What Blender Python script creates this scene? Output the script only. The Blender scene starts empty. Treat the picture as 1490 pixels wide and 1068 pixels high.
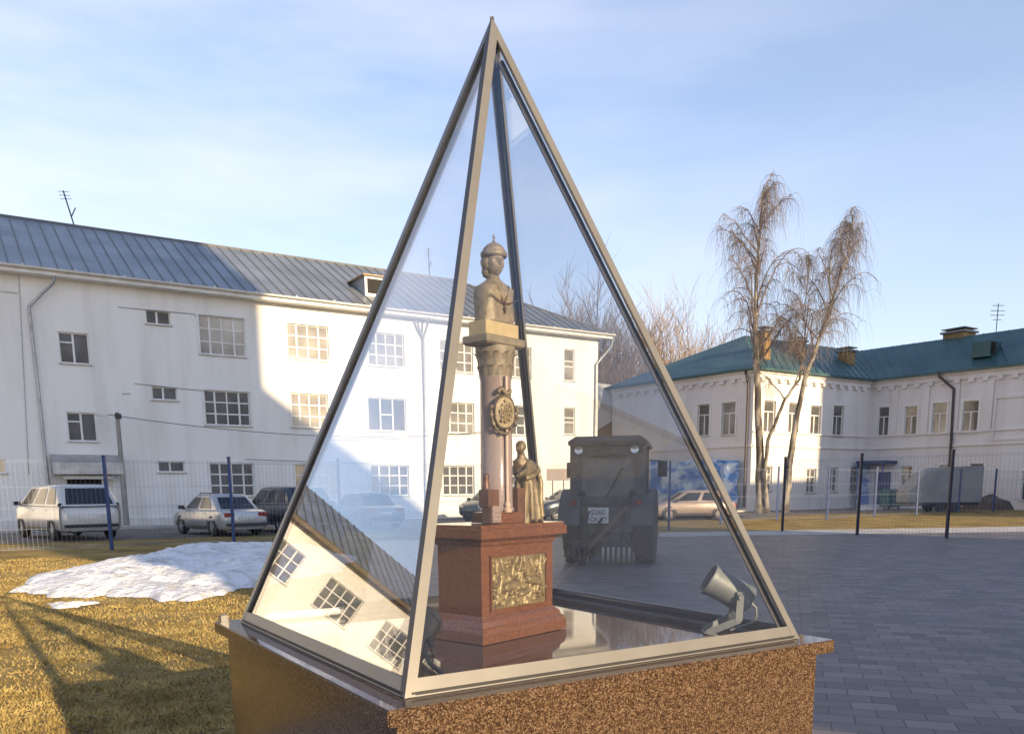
import bpy, bmesh, math, random
from mathutils import Vector, Matrix, noise as mnoise
R = math.radians
random.seed(7)
scene = bpy.context.scene
COL = scene.collection

# ------------------------------------------------------------------ camera
CF, CCY, CROLL, CCX, HZ, CH = 1221.14, 925.27, -0.0077, 753.03, 712.0, 1.5   # focal length etc. in photo pixels, eye height in m
CT = math.atan((CCY - HZ) / CF)
cam = bpy.data.cameras.new('camera'); camo = bpy.data.objects.new('camera', cam); COL.objects.link(camo)
cam.sensor_width = 36.0; cam.lens = CF * 36.0 / 1490.0
cam.shift_x = (745.0 - CCX) / 1490.0; cam.shift_y = (CCY - 534.0) / 1490.0
cam.clip_start = 0.05; cam.clip_end = 3000
fwd = Vector((0, math.cos(CT), -math.sin(CT))); up0 = Vector((0, math.sin(CT), math.cos(CT))); rt0 = Vector((1, 0, 0))
cr, sr = math.cos(CROLL), math.sin(CROLL)
rt = rt0 * cr + up0 * sr; upv = up0 * cr - rt0 * sr
M = Matrix((rt, upv, -fwd)).transposed().to_4x4(); M.translation = Vector((0, 0, CH)); camo.matrix_world = M
scene.camera = camo

# ------------------------------------------------------------------ light
SUN_EL, SUN_AZ = R(14.5), R(140.0)        # azimuth clockwise from +Y: behind the camera on the right
sdir = Vector((math.sin(SUN_AZ) * math.cos(SUN_EL), math.cos(SUN_AZ) * math.cos(SUN_EL), math.sin(SUN_EL)))
sun = bpy.data.lights.new('sun', 'SUN'); suno = bpy.data.objects.new('sun', sun); COL.objects.link(suno)
sun.energy = 5.0; sun.angle = R(0.6); sun.color = (1.0, 0.77, 0.47)
suno.rotation_euler = sdir.to_track_quat('Z', 'Y').to_euler()
suno.location = (30, -40, 40)

world = bpy.data.worlds.new('World'); scene.world = world; world.use_nodes = True
nt = world.node_tree; nt.nodes.clear()
def N(t, kind, **kw):
    n = t.nodes.new(kind)
    for k, v in kw.items(): setattr(n, k, v)
    return n
wo = N(nt, 'ShaderNodeOutputWorld'); bg = N(nt, 'ShaderNodeBackground'); sky = N(nt, 'ShaderNodeTexSky')
sky.sky_type = 'NISHITA'; sky.sun_disc = False; sky.sun_elevation = SUN_EL; sky.sun_rotation = SUN_AZ
sky.altitude = 150; sky.air_density = 1.0; sky.dust_density = 0.6; sky.ozone_density = 2.0
bg.inputs[1].default_value = 0.14
tc = N(nt, 'ShaderNodeTexCoord'); mp = N(nt, 'ShaderNodeMapping')
mp.inputs['Rotation'].default_value = (0, 0.12, 0); mp.inputs['Scale'].default_value = (1.0, 1.0, 4.2)
no = N(nt, 'ShaderNodeTexNoise'); no.inputs['Scale'].default_value = 2.1; no.inputs['Detail'].default_value = 7; no.inputs['Roughness'].default_value = 0.52
rp = N(nt, 'ShaderNodeValToRGB'); rp.color_ramp.elements[0].position = 0.40; rp.color_ramp.elements[1].position = 0.78
rp.color_ramp.elements[0].color = (0, 0, 0, 1); rp.color_ramp.elements[1].color = (1, 1, 1, 1)
# clouds thicken towards the west (left) and the horizon
sx = N(nt, 'ShaderNodeSeparateXYZ'); mr = N(nt, 'ShaderNodeMapRange'); mr.inputs[1].default_value = 0.38; mr.inputs[2].default_value = -0.5
mr.inputs[3].default_value = 0.16; mr.inputs[4].default_value = 1.0
mul = N(nt, 'ShaderNodeMath', operation='MULTIPLY'); mul2 = N(nt, 'ShaderNodeMath', operation='MULTIPLY'); mul2.inputs[1].default_value = 0.9
hz = N(nt, 'ShaderNodeMapRange'); hz.inputs[1].default_value = 0.62; hz.inputs[2].default_value = 0.06; hz.inputs[3].default_value = 0.0; hz.inputs[4].default_value = 0.5
add = N(nt, 'ShaderNodeMath', operation='ADD'); add.use_clamp = True
mix = N(nt, 'ShaderNodeMix', data_type='RGBA')
mix.inputs['B'].default_value = (4.5, 4.55, 5.3, 1)
gain = N(nt, 'ShaderNodeMix', data_type='RGBA', blend_type='MULTIPLY'); gain.inputs['Factor'].default_value = 1.0
gain.inputs['B'].default_value = (1.0, 1.02, 1.10, 1)
L = nt.links.new
L(tc.outputs['Generated'], mp.inputs[0]); L(mp.outputs[0], no.inputs['Vector']); L(no.outputs[0], rp.inputs[0])
L(tc.outputs['Generated'], sx.inputs[0]); L(sx.outputs['X'], mr.inputs[0]); L(rp.outputs[0], mul.inputs[0]); L(mr.outputs[0], mul.inputs[1])
L(sx.outputs['Z'], hz.inputs[0]); L(mul.outputs[0], mul2.inputs[0]); L(mul2.outputs[0], add.inputs[0]); L(hz.outputs[0], add.inputs[1])
L(sky.outputs[0], gain.inputs['A']); L(gain.outputs['Result'], mix.inputs['A']); L(add.outputs[0], mix.inputs['Factor'])
L(mix.outputs['Result'], bg.inputs[0]); L(bg.outputs[0], wo.inputs[0])
scene.view_settings.view_transform = 'Standard'; scene.view_settings.look = 'None'
scene.view_settings.exposure = 0.74; scene.view_settings.gamma = 1.0

# ------------------------------------------------------------------ measuring helpers (photo pixel -> ray -> point on a real plane)
def ray(x, y):
    a, b = x - CCX, y - CCY
    a, b = a * cr + b * sr, -a * sr + b * cr
    d = (a / CF, 1.0, -b / CF); c, s = math.cos(CT), math.sin(CT)
    return Vector((d[0], d[1] * c + d[2] * s, d[2] * c - d[1] * s))
EYE = Vector((0, 0, CH))
def gnd(x, y, z=0.0):
    r = ray(x, y); return EYE + r * ((z - CH) / r.z)
def at_depth(x, y, Y):
    r = ray(x, y); return EYE + r * (Y / r.y)

# ------------------------------------------------------------------ object helpers
def tag(o, label=None, cat=None, group=None, kind=None):
    if label: o['label'] = label
    if cat: o['category'] = cat
    if group: o['group'] = group
    if kind: o['kind'] = kind
    return o
def thing(name, label, cat, loc=(0, 0, 0), rz=0.0, group=None):
    o = bpy.data.objects.new(name, None); COL.objects.link(o); o.empty_display_size = 0.2
    o.location = loc; o.rotation_euler = (0, 0, rz)
    return tag(o, label, cat, group)
def obj(name, bm, mat, parent=None, smooth=False, bevel=0.0, seg=2):
    if bevel > 0:
        bmesh.ops.bevel(bm, geom=list(bm.edges), offset=bevel, segments=seg, affect='EDGES', profile=0.6)
    bmesh.ops.recalc_face_normals(bm, faces=bm.faces)
    me = bpy.data.meshes.new(name); bm.to_mesh(me); bm.free()
    for m in (mat if isinstance(mat, (list, tuple)) else [mat]): me.materials.append(m)
    if smooth:
        for p in me.polygons: p.use_smooth = True
        me.set_sharp_from_angle(angle=R(smooth if smooth is not True else 40))
    o = bpy.data.objects.new(name, me); COL.objects.link(o)
    if parent is not None: o.parent = parent
    return o
def BM(): return bmesh.new()
def box(bm, c, s, rot=None, mi=0):
    """box centred at c with full size s, optional Matrix rotation"""
    vs = []
    for dx in (-.5, .5):
        for dy in (-.5, .5):
            for dz in (-.5, .5):
                v = Vector((dx * s[0], dy * s[1], dz * s[2]))
                if rot is not None: v = rot @ v
                vs.append(bm.verts.new(v + Vector(c)))
    for f in ((0, 1, 3, 2), (4, 6, 7, 5), (0, 4, 5, 1), (2, 3, 7, 6), (0, 2, 6, 4), (1, 5, 7, 3)):
        bm.faces.new([vs[i] for i in f]).material_index = mi
    return bm
def box2(bm, a, b, mi=0):
    return box(bm, [(a[i] + b[i]) / 2 for i in range(3)], [abs(b[i] - a[i]) for i in range(3)], None, mi)
def loft(bm, rings, closed=True, cap=True, mi=0):
    rv = [[bm.verts.new(p) for p in r] for r in rings]
    n = len(rv[0])
    for a, b in zip(rv[:-1], rv[1:]):
        for i in range(n if closed else n - 1):
            j = (i + 1) % n
            bm.faces.new((a[i], a[j], b[j], b[i])).material_index = mi
    if cap and closed:
        bm.faces.new(rv[0][::-1]).material_index = mi; bm.faces.new(rv[-1]).material_index = mi
    return rv
def frame(d):
    d = Vector(d).normalized(); a = Vector((0, 0, 1)) if abs(d.z) < 0.95 else Vector((1, 0, 0))
    u = d.cross(a).normalized(); return u, d.cross(u).normalized()
def tube(bm, pts, r, n=8, cap=True, mi=0):
    pts = [Vector(p) for p in pts]; rs = r if isinstance(r, (list, tuple)) else [r] * len(pts)
    rings = []; u = None
    for i, p in enumerate(pts):
        d = (pts[min(i + 1, len(pts) - 1)] - pts[max(i - 1, 0)])
        if d.length < 1e-9: d = Vector((0, 0, 1))
        d.normalize()
        if u is None: u, v = frame(d)
        else:
            u = (u - d * u.dot(d))
            if u.length < 1e-6: u, v = frame(d)
            u.normalize(); v = d.cross(u)
        rings.append([p + (u * math.cos(2 * math.pi * k / n) + v * math.sin(2 * math.pi * k / n)) * rs[i] for k in range(n)])
    loft(bm, rings, True, cap, mi); return bm
def lathe(bm, prof, c=(0, 0, 0), n=24, axis='Z', mi=0, cap=True):
    c = Vector(c); rings = []
    for r, z in prof:
        ring = []
        for k in range(n):
            a = 2 * math.pi * k / n; x, y = r * math.cos(a), r * math.sin(a)
            ring.append(c + (Vector((x, y, z)) if axis == 'Z' else Vector((z, x, y)) if axis == 'X' else Vector((y, z, x))))
        rings.append(ring)
    loft(bm, rings, True, cap, mi); return bm
def prism(bm, poly, z0, z1, mi=0):
    loft(bm, [[Vector((p[0], p[1], z0)) for p in poly], [Vector((p[0], p[1], z1)) for p in poly]], True, True, mi); return bm
def quad(bm, a, b, c, d, mi=0):
    f = bm.faces.new([bm.verts.new(p) for p in (a, b, c, d)]); f.material_index = mi; return f
def sheet(name, poly, z, mat, label=None):
    bm = BM(); bm.faces.new([bm.verts.new((p[0], p[1], z)) for p in poly])
    if bm.faces[:][0].normal.z < 0: bmesh.ops.reverse_faces(bm, faces=bm.faces)
    return tag(obj(name, bm, mat), kind='structure')
def ellipsoid(bm, c, r, nu=16, nv=10, fn=None, rot=None):
    c = Vector(c); rings = []
    for i in range(nv + 1):
        th = math.pi * (i + 0.02) / (nv + 0.04); ring = []
        for k in range(nu):
            ph = 2 * math.pi * k / nu
            d = Vector((math.sin(th) * math.cos(ph), math.sin(th) * math.sin(ph), math.cos(th)))
            p = Vector((d.x * r[0], d.y * r[1], d.z * r[2]))
            if fn: p = fn(p, d)
            if rot is not None: p = rot @ p
            ring.append(c + p)
        rings.append(ring)
    loft(bm, rings); return bm
def fbm(p, o=4): return mnoise.fractal(Vector(p), 1.0, 2.0, o)

# ------------------------------------------------------------------ materials
def mat(name, c1, c2=None, scale=4.0, rough=0.6, metal=0.0, bump=0.0, bscale=None, spec=0.5, detail=5, lo=0.35, hi=0.65, stretch=(1, 1, 1), rvar=0.0):
    m = bpy.data.materials.new(name); m.use_nodes = True; t = m.node_tree; b = t.nodes['Principled BSDF']
    b.inputs['Roughness'].default_value = rough; b.inputs['Metallic'].default_value = metal
    b.inputs['Specular IOR Level'].default_value = spec
    c1 = tuple(c1) + (1,); c2 = tuple(c2) + (1,) if c2 else tuple(min(1, x * 0.85) for x in c1[:3]) + (1,)
    tcn = N(t, 'ShaderNodeTexCoord'); mpn = N(t, 'ShaderNodeMapping'); mpn.inputs['Scale'].default_value = stretch
    nn = N(t, 'ShaderNodeTexNoise'); nn.inputs['Scale'].default_value = scale; nn.inputs['Detail'].default_value = detail
    r = N(t, 'ShaderNodeValToRGB'); r.color_ramp.elements[0].position = lo; r.color_ramp.elements[1].position = hi
    r.color_ramp.elements[0].color = c1; r.color_ramp.elements[1].color = c2
    k = t.links.new
    k(tcn.outputs['Object'], mpn.inputs[0]); k(mpn.outputs[0], nn.inputs['Vector']); k(nn.outputs[0], r.inputs[0]); k(r.outputs[0], b.inputs['Base Color'])
    if rvar:
        mm = N(t, 'ShaderNodeMapRange'); mm.inputs[3].default_value = rough - rvar; mm.inputs[4].default_value = rough + rvar
        k(nn.outputs[0], mm.inputs[0]); k(mm.outputs[0], b.inputs['Roughness'])
    if bump:
        n2 = N(t, 'ShaderNodeTexNoise'); n2.inputs['Scale'].default_value = bscale or scale * 4; n2.inputs['Detail'].default_value = 6
        bp = N(t, 'ShaderNodeBump'); bp.inputs['Strength'].default_value = bump; bp.inputs['Distance'].default_value = 0.02
        k(mpn.outputs[0], n2.inputs['Vector']); k(n2.outputs[0], bp.inputs['Height']); k(bp.outputs[0], b.inputs['Normal'])
    return m
def granite(name, cols, scale, rough, spec=0.5, bump=0.0):
    m = bpy.data.materials.new(name); m.use_nodes = True; t = m.node_tree; b = t.nodes['Principled BSDF']
    b.inputs['Roughness'].default_value = rough; b.inputs['Specular IOR Level'].default_value = spec
    tcn = N(t, 'ShaderNodeTexCoord'); v = N(t, 'ShaderNodeTexVoronoi'); v.inputs['Scale'].default_value = scale; v.inputs['Randomness'].default_value = 1.0
    nn = N(t, 'ShaderNodeTexNoise'); nn.inputs['Scale'].default_value = scale * 0.35; nn.inputs['Detail'].default_value = 8; nn.inputs['Roughness'].default_value = 0.75
    sep = N(t, 'ShaderNodeSeparateColor'); ad = N(t, 'ShaderNodeMath', operation='ADD'); hf = N(t, 'ShaderNodeMath', operation='MULTIPLY'); hf.inputs[1].default_value = 0.5
    r = N(t, 'ShaderNodeValToRGB'); r.color_ramp.interpolation = 'LINEAR'
    el = r.color_ramp.elements; el[0].position = 0.28; el[0].color = (*cols[0], 1); el[1].position = 0.74; el[1].color = (*cols[-1], 1)
    for i, c in enumerate(cols[1:-1]):
        e = el.new(0.28 + 0.46 * (i + 1) / (len(cols) - 1)); e.color = (*c, 1)
    k = t.links.new
    k(tcn.outputs['Object'], v.inputs['Vector']); k(tcn.outputs['Object'], nn.inputs['Vector']); k(v.outputs['Color'], sep.inputs[0])
    k(sep.outputs[0], ad.inputs[0]); k(nn.outputs[0], ad.inputs[1]); k(ad.outputs[0], hf.inputs[0]); k(hf.outputs[0], r.inputs[0]); k(r.outputs[0], b.inputs['Base Color'])
    if bump:
        bp = N(t, 'ShaderNodeBump'); bp.inputs['Strength'].default_value = bump; bp.inputs['Distance'].default_value = 0.004
        k(hf.outputs[0], bp.inputs['Height']); k(bp.outputs[0], b.inputs['Normal'])
    return m
def glass_sheet(name, f0, tint, power=5.0):
    """thin pane: clear straight through, mirror-like reflection growing with the grazing angle"""
    m = bpy.data.materials.new(name); m.use_nodes = True; t = m.node_tree; t.nodes.clear()
    o = N(t, 'ShaderNodeOutputMaterial'); tr = N(t, 'ShaderNodeBsdfTransparent'); gl = N(t, 'ShaderNodeBsdfGlossy'); mx = N(t, 'ShaderNodeMixShader')
    tr.inputs[0].default_value = (*tint, 1); gl.inputs['Roughness'].default_value = 0.0; gl.inputs[0].default_value = (1, 1, 1, 1)
    lw = N(t, 'ShaderNodeLayerWeight'); lw.inputs[0].default_value = 0.5
    pw = N(t, 'ShaderNodeMath', operation='POWER'); pw.inputs[1].default_value = power
    mr_ = N(t, 'ShaderNodeMapRange'); mr_.inputs[3].default_value = f0; mr_.inputs[4].default_value = 1.0
    k = t.links.new
    k(lw.outputs['Facing'], pw.inputs[0]); k(pw.outputs[0], mr_.inputs[0]); k(mr_.outputs[0], mx.inputs[0])
    k(tr.outputs[0], mx.inputs[1]); k(gl.outputs[0], mx.inputs[2]); k(mx.outputs[0], o.inputs[0])
    return m
def window_glass(name, c, rough=0.06):
    m = mat(name, c, tuple(x * 0.5 for x in c), 0.9, rough, 0, 0.06, 1.2, 0.9); return m

def pavers(name):
    m = bpy.data.materials.new(name); m.use_nodes = True; t = m.node_tree; b = t.nodes['Principled BSDF']; k = t.links.new
    tcn = N(t, 'ShaderNodeTexCoord'); mp_ = N(t, 'ShaderNodeMapping'); mp_.inputs['Rotation'].default_value = (0, 0, R(18))
    br = N(t, 'ShaderNodeTexBrick'); br.inputs['Scale'].default_value = 1.0
    br.inputs['Brick Width'].default_value = 0.30; br.inputs['Row Height'].default_value = 0.20; br.inputs['Mortar Size'].default_value = 0.006
    br.inputs['Mortar Smooth'].default_value = 0.3; br.inputs['Bias'].default_value = -0.1
    br.inputs['Color1'].default_value = (0.215, 0.172, 0.155, 1); br.inputs['Color2'].default_value = (0.095, 0.078, 0.074, 1); br.inputs['Mortar'].default_value = (0.05, 0.045, 0.044, 1)
    nn = N(t, 'ShaderNodeTexNoise'); nn.inputs['Scale'].default_value = 0.9; nn.inputs['Detail'].default_value = 9; nn.inputs['Roughness'].default_value = 0.7
    n2 = N(t, 'ShaderNodeTexNoise'); n2.inputs['Scale'].default_value = 40; n2.inputs['Detail'].default_value = 4
    rr = N(t, 'ShaderNodeMapRange'); rr.inputs[1].default_value = 0.3; rr.inputs[2].default_value = 0.7; rr.inputs[3].default_value = 0.60; rr.inputs[4].default_value = 1.30
    mx = N(t, 'ShaderNodeMix', data_type='RGBA', blend_type='MULTIPLY'); mx.inputs['Factor'].default_value = 1.0
    rg = N(t, 'ShaderNodeMapRange'); rg.inputs[3].default_value = 0.32; rg.inputs[4].default_value = 0.66
    ad = N(t, 'ShaderNodeMath', operation='MULTIPLY_ADD'); ad.inputs[1].default_value = 0.15
    bp = N(t, 'ShaderNodeBump'); bp.inputs['Strength'].default_value = 0.6; bp.inputs['Distance'].default_value = 0.01; bp.invert = True
    k(tcn.outputs['Object'], mp_.inputs[0]); k(mp_.outputs[0], br.inputs['Vector']); k(tcn.outputs['Object'], nn.inputs['Vector']); k(tcn.outputs['Object'], n2.inputs['Vector'])
    k(nn.outputs[0], rr.inputs[0]); k(br.outputs['Color'], mx.inputs['A']); k(rr.outputs[0], mx.inputs['B']); k(mx.outputs['Result'], b.inputs['Base Color'])
    k(nn.outputs[0], rg.inputs[0]); k(rg.outputs[0], b.inputs['Roughness'])
    k(n2.outputs[0], ad.inputs[0]); k(br.outputs['Fac'], ad.inputs[2]); k(ad.outputs[0], bp.inputs['Height']); k(bp.outputs[0], b.inputs['Normal'])
    return m
def plaster(name, c, joints=None, stain=0.9):
    """lime-washed wall with broad faint streaks"""
    m = bpy.data.materials.new(name); m.use_nodes = True; t = m.node_tree; b = t.nodes['Principled BSDF']; k = t.links.new
    b.inputs['Roughness'].default_value = 0.85; b.inputs['Specular IOR Level'].default_value = 0.25
    tcn = N(t, 'ShaderNodeTexCoord'); mp_ = N(t, 'ShaderNodeMapping'); mp_.inputs['Scale'].default_value = (1.0, 1.0, 0.16)
    a = N(t, 'ShaderNodeTexNoise'); a.inputs['Scale'].default_value = 0.9; a.inputs['Detail'].default_value = 8; a.inputs['Roughness'].default_value = 0.6
    r = N(t, 'ShaderNodeValToRGB'); r.color_ramp.elements[0].position = 0.30; r.color_ramp.elements[1].position = 0.55
    r.color_ramp.elements[0].color = (c[0] * stain, c[1] * stain * 0.985, c[2] * stain * 0.96, 1); r.color_ramp.elements[1].color = (*c, 1)
    n2 = N(t, 'ShaderNodeTexNoise'); n2.inputs['Scale'].default_value = 9; n2.inputs['Detail'].default_value = 6
    bp = N(t, 'ShaderNodeBump'); bp.inputs['Strength'].default_value = 0.25; bp.inputs['Distance'].default_value = 0.02
    k(tcn.outputs['Object'], mp_.inputs[0]); k(mp_.outputs[0], a.inputs['Vector']); k(a.outputs[0], r.inputs[0]); k(r.outputs[0], b.inputs['Base Color'])
    k(tcn.outputs['Object'], n2.inputs['Vector']); k(n2.outputs[0], bp.inputs['Height']); k(bp.outputs[0], b.inputs['Normal'])
    return m
def grass_mat(name):
    m = bpy.data.materials.new(name); m.use_nodes = True; t = m.node_tree; b = t.nodes['Principled BSDF']; k = t.links.new
    b.inputs['Roughness'].default_value = 0.95; b.inputs['Specular IOR Level'].default_value = 0.1
    tcn = N(t, 'ShaderNodeTexCoord')
    a = N(t, 'ShaderNodeTexNoise'); a.inputs['Scale'].default_value = 0.7; a.inputs['Detail'].default_value = 10; a.inputs['Roughness'].default_value = 0.72
    r = N(t, 'ShaderNodeValToRGB'); e = r.color_ramp.elements
    e[0].position = 0.30; e[0].color = (0.13, 0.095, 0.045, 1); e[1].position = 0.70; e[1].color = (0.46, 0.35, 0.15, 1)
    x = e.new(0.5); x.color = (0.29, 0.205, 0.075, 1)
    n2 = N(t, 'ShaderNodeTexNoise'); n2.inputs['Scale'].default_value = 30; n2.inputs['Detail'].default_value = 6
    bp = N(t, 'ShaderNodeBump'); bp.inputs['Strength'].default_value = 1.0; bp.inputs['Distance'].default_value = 0.04
    k(tcn.outputs['Object'], a.inputs['Vector']); k(a.outputs[0], r.inputs[0]); k(r.outputs[0], b.inputs['Base Color'])
    k(tcn.outputs['Object'], n2.inputs['Vector']); k(n2.outputs[0], bp.inputs['Height']); k(bp.outputs[0], b.inputs['Normal'])
    return m

M_ = {}
M_['eavewood'] = mat('weathered_eave_board', (0.17, 0.13, 0.09), (0.12, 0.09, 0.065), 2, 0.8)
M_['grass'] = grass_mat('dry_grass'); M_['blade'] = mat('grass_blade', (0.48, 0.36, 0.14), (0.24, 0.17, 0.06), 2.4, 0.8, spec=0.2, detail=9)
M_['paving'] = pavers('paving'); M_['asphalt'] = mat('asphalt', (0.16, 0.145, 0.14), (0.09, 0.085, 0.085), 1.2, 0.8, bump=0.4, bscale=30)
M_['concrete'] = mat('concrete', (0.50, 0.48, 0.45), (0.36, 0.34, 0.31), 1.5, 0.85, bump=0.3, bscale=20)
M_['snow'] = mat('snow', (0.84, 0.84, 0.85), (0.42, 0.39, 0.35), 3.4, 0.65, bump=1.0, bscale=9, lo=0.44, hi=0.82, detail=9)
[setattr(n_.inputs['Distance'], 'default_value', 0.09) for n_ in M_['snow'].node_tree.nodes if n_.type == 'BUMP']
M_['soil'] = mat('soil', (0.13, 0.10, 0.07), (0.07, 0.055, 0.045), 2, 0.9, bump=0.7, bscale=9)
M_['plaster'] = plaster('lime_plaster', (0.83, 0.81, 0.77), stain=0.86); M_['plaster2'] = plaster('old_plaster', (0.74, 0.70, 0.68), stain=0.88)
M_['trim'] = mat('white_trim', (0.78, 0.77, 0.74), (0.66, 0.64, 0.60), 2, 0.6)
M_['frame'] = mat('white_window_frame', (0.80, 0.79, 0.76), (0.70, 0.68, 0.64), 3, 0.5)
M_['pane'] = window_glass('window_pane', (0.15, 0.145, 0.14)); M_['pane2'] = window_glass('curtained_pane', (0.34, 0.31, 0.27), 0.12)
M_['roof'] = mat('grey_sheet_roof', (0.36, 0.385, 0.41), (0.26, 0.28, 0.30), 0.5, 0.40, 0.6, 0.12, 3, detail=8, rvar=0.08)
M_['seam'] = mat('roof_seam', (0.20, 0.20, 0.20), None, 2, 0.5, 0.3)
M_['teal'] = mat('green_sheet_roof', (0.035, 0.085, 0.09), (0.06, 0.125, 0.12), 0.35, 0.45, 0.1, 0.15, 4, detail=8)
M_['galv'] = mat('galvanised_steel', (0.50, 0.50, 0.50), (0.36, 0.36, 0.37), 3, 0.45, 0.6)
M_['darkpipe'] = mat('dark_painted_pipe', (0.06, 0.05, 0.05), None, 3, 0.5)
M_['wood'] = mat('brown_boards', (0.20, 0.10, 0.05), (0.10, 0.055, 0.03), 3, 0.8, stretch=(6, 6, 0.6))
M_['brick'] = mat('yellow_brick', (0.36, 0.23, 0.10), (0.22, 0.13, 0.06), 6, 0.85, bump=0.5)
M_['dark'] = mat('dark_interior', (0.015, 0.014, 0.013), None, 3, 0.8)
M_['rust'] = mat('rusty_tin', (0.36, 0.22, 0.10), (0.30, 0.28, 0.25), 2.5, 0.6, 0.2)
M_['granite'] = granite('brown_granite', [(0.022, 0.013, 0.009), (0.055, 0.031, 0.018), (0.098, 0.058, 0.033), (0.19, 0.130, 0.085)], 260, 0.20, 0.30)
M_['gr_dark'] = granite('polished_dark_granite', [(0.03, 0.02, 0.015), (0.07, 0.045, 0.035), (0.10, 0.065, 0.045), (0.16, 0.11, 0.08)], 150, 0.04, 0.7)
M_['gr_red'] = granite('red_granite', [(0.075, 0.030, 0.016), (0.135, 0.053, 0.026), (0.165, 0.067, 0.033), (0.22, 0.10, 0.055)], 330, 0.07, 0.6)
M_['gr_grey'] = granite('mauve_granite', [(0.22, 0.165, 0.15), (0.27, 0.205, 0.19), (0.29, 0.22, 0.20), (0.33, 0.26, 0.235)], 420, 0.12, 0.6)
M_['bronze'] = mat('pale_bronze', (0.23, 0.175, 0.10), (0.13, 0.10, 0.06), 30, 0.45, 0.3, bump=0.15, bscale=160)
M_['bronze2'] = mat('gilded_bronze', (0.34, 0.265, 0.145), (0.17, 0.125, 0.06), 30, 0.42, 0.45, bump=0.2, bscale=140)
M_['stone'] = mat('grey_cast_bust', (0.275, 0.22, 0.15), (0.175, 0.145, 0.105), 40, 0.5, 0.15, bump=0.15, bscale=150)
M_['sand'] = mat('yellow_stone_block', (0.46, 0.36, 0.20), (0.38, 0.29, 0.16), 25, 0.5)
M_['patina'] = mat('dark_bronze', (0.10, 0.05, 0.03), (0.17, 0.085, 0.05), 18, 0.45, 0.3)
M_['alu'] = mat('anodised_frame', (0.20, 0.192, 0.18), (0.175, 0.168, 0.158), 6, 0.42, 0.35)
M_['alu_dark'] = mat('frame_dark', (0.055, 0.048, 0.050), (0.04, 0.036, 0.038), 6, 0.5, 0.0)
M_['lamp'] = mat('grey_lamp_body', (0.20, 0.21, 0.21), (0.17, 0.18, 0.18), 8, 0.5, 0.2)
M_['staff'] = mat('pale_pink_stone', (0.55, 0.40, 0.32), (0.48, 0.34, 0.27), 20, 0.4)
M_['lampdark'] = mat('dark_lamp_body', (0.05, 0.05, 0.055), (0.035, 0.035, 0.04), 8, 0.3, 0.4)
M_['lens'] = mat('lamp_lens', (0.05, 0.05, 0.055), None, 8, 0.05)
M_['cable'] = mat('black_cable', (0.02, 0.02, 0.02), None, 8, 0.5)
M_['tube'] = mat('white_plastic', (0.86, 0.85, 0.82), (0.8, 0.79, 0.76), 5, 0.35)
M_['pglass'] = glass_sheet('pyramid_glass', 0.045, (0.95, 0.96, 0.97), 3.15)
M_['blue'] = mat('blue_powder_coat', (0.020, 0.055, 0.19), (0.015, 0.04, 0.13), 5, 0.4)
M_['wire'] = mat('blue_grey_wire', (0.20, 0.24, 0.34), None, 5, 0.5)
M_['navy'] = mat('black_blue_post', (0.012, 0.018, 0.045), None, 5, 0.4)
M_['bark'] = mat('grey_bark', (0.16, 0.13, 0.105), (0.09, 0.07, 0.055), 3, 0.9, bump=0.6, bscale=12)
M_['birch'] = mat('birch_bark', (0.30, 0.265, 0.22), (0.07, 0.058, 0.05), 2.6, 0.85, bump=0.6, bscale=10, stretch=(1, 1, 0.35), lo=0.40, hi=0.56)
M_['twig'] = mat('birch_twig', (0.22, 0.185, 0.175), (0.15, 0.125, 0.125), 1, 0.9)
M_['twig2'] = mat('tan_twig', (0.34, 0.26, 0.20), (0.24, 0.18, 0.15), 0.6, 0.9)
M_['twig3'] = mat('brown_twig', (0.20, 0.15, 0.11), (0.13, 0.10, 0.08), 0.6, 0.9)
M_['pole'] = mat('concrete_pole', (0.34, 0.32, 0.29), (0.26, 0.24, 0.22), 5, 0.85, bump=0.3)
M_['tarp'] = mat('blue_white_tarpaulin', (0.05, 0.20, 0.55), (0.62, 0.72, 0.80), 0.8, 0.4, 0, 0.8, 1.6, detail=7, lo=0.44, hi=0.60, stretch=(1, 1, 1.9))
M_['binmat'] = mat('green_bin_plastic', (0.02, 0.13, 0.14), None, 4, 0.5)
M_['greypanel'] = mat('grey_sheet_cover', (0.27, 0.28, 0.28), (0.20, 0.21, 0.215), 1.0, 0.6, bump=0.3, bscale=4)
M_['palepanel'] = mat('pale_cladding', (0.55, 0.55, 0.54), (0.48, 0.48, 0.47), 1.0, 0.7)
M_['sign'] = mat('faded_sign_board', (0.52, 0.40, 0.35), (0.40, 0.36, 0.31), 2.0, 0.6)
M_['tyre'] = mat('tyre_rubber', (0.025, 0.024, 0.023), (0.04, 0.038, 0.035), 8, 0.85)
M_['rim'] = mat('alloy_rim', (0.32, 0.32, 0.32), (0.2, 0.2, 0.2), 8, 0.35, 0.7)
M_['carglass'] = mat('car_window', (0.016, 0.018, 0.024), None, 1, 0.05, spec=0.6)
M_['plastic'] = mat('black_trim', (0.025, 0.025, 0.027), None, 5, 0.55)
M_['red'] = mat('tail_lamp', (0.30, 0.02, 0.015), (0.18, 0.015, 0.012), 8, 0.15)
M_['plate'] = mat('number_plate', (0.70, 0.70, 0.69), (0.6, 0.6, 0.59), 8, 0.5)
M_['chrome'] = mat('chrome', (0.6, 0.6, 0.6), None, 8, 0.15, 0.9)
def paint(name, c, rough=0.25, metal=0.15):
    m = mat(name, c, tuple(x * 0.86 for x in c), 1.3, rough, metal, rvar=0.05)
    m.node_tree.nodes['Principled BSDF'].inputs['Coat Weight'].default_value = 0.5; m.node_tree.nodes['Principled BSDF'].inputs['Coat Roughness'].default_value = 0.08
    return m
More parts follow.
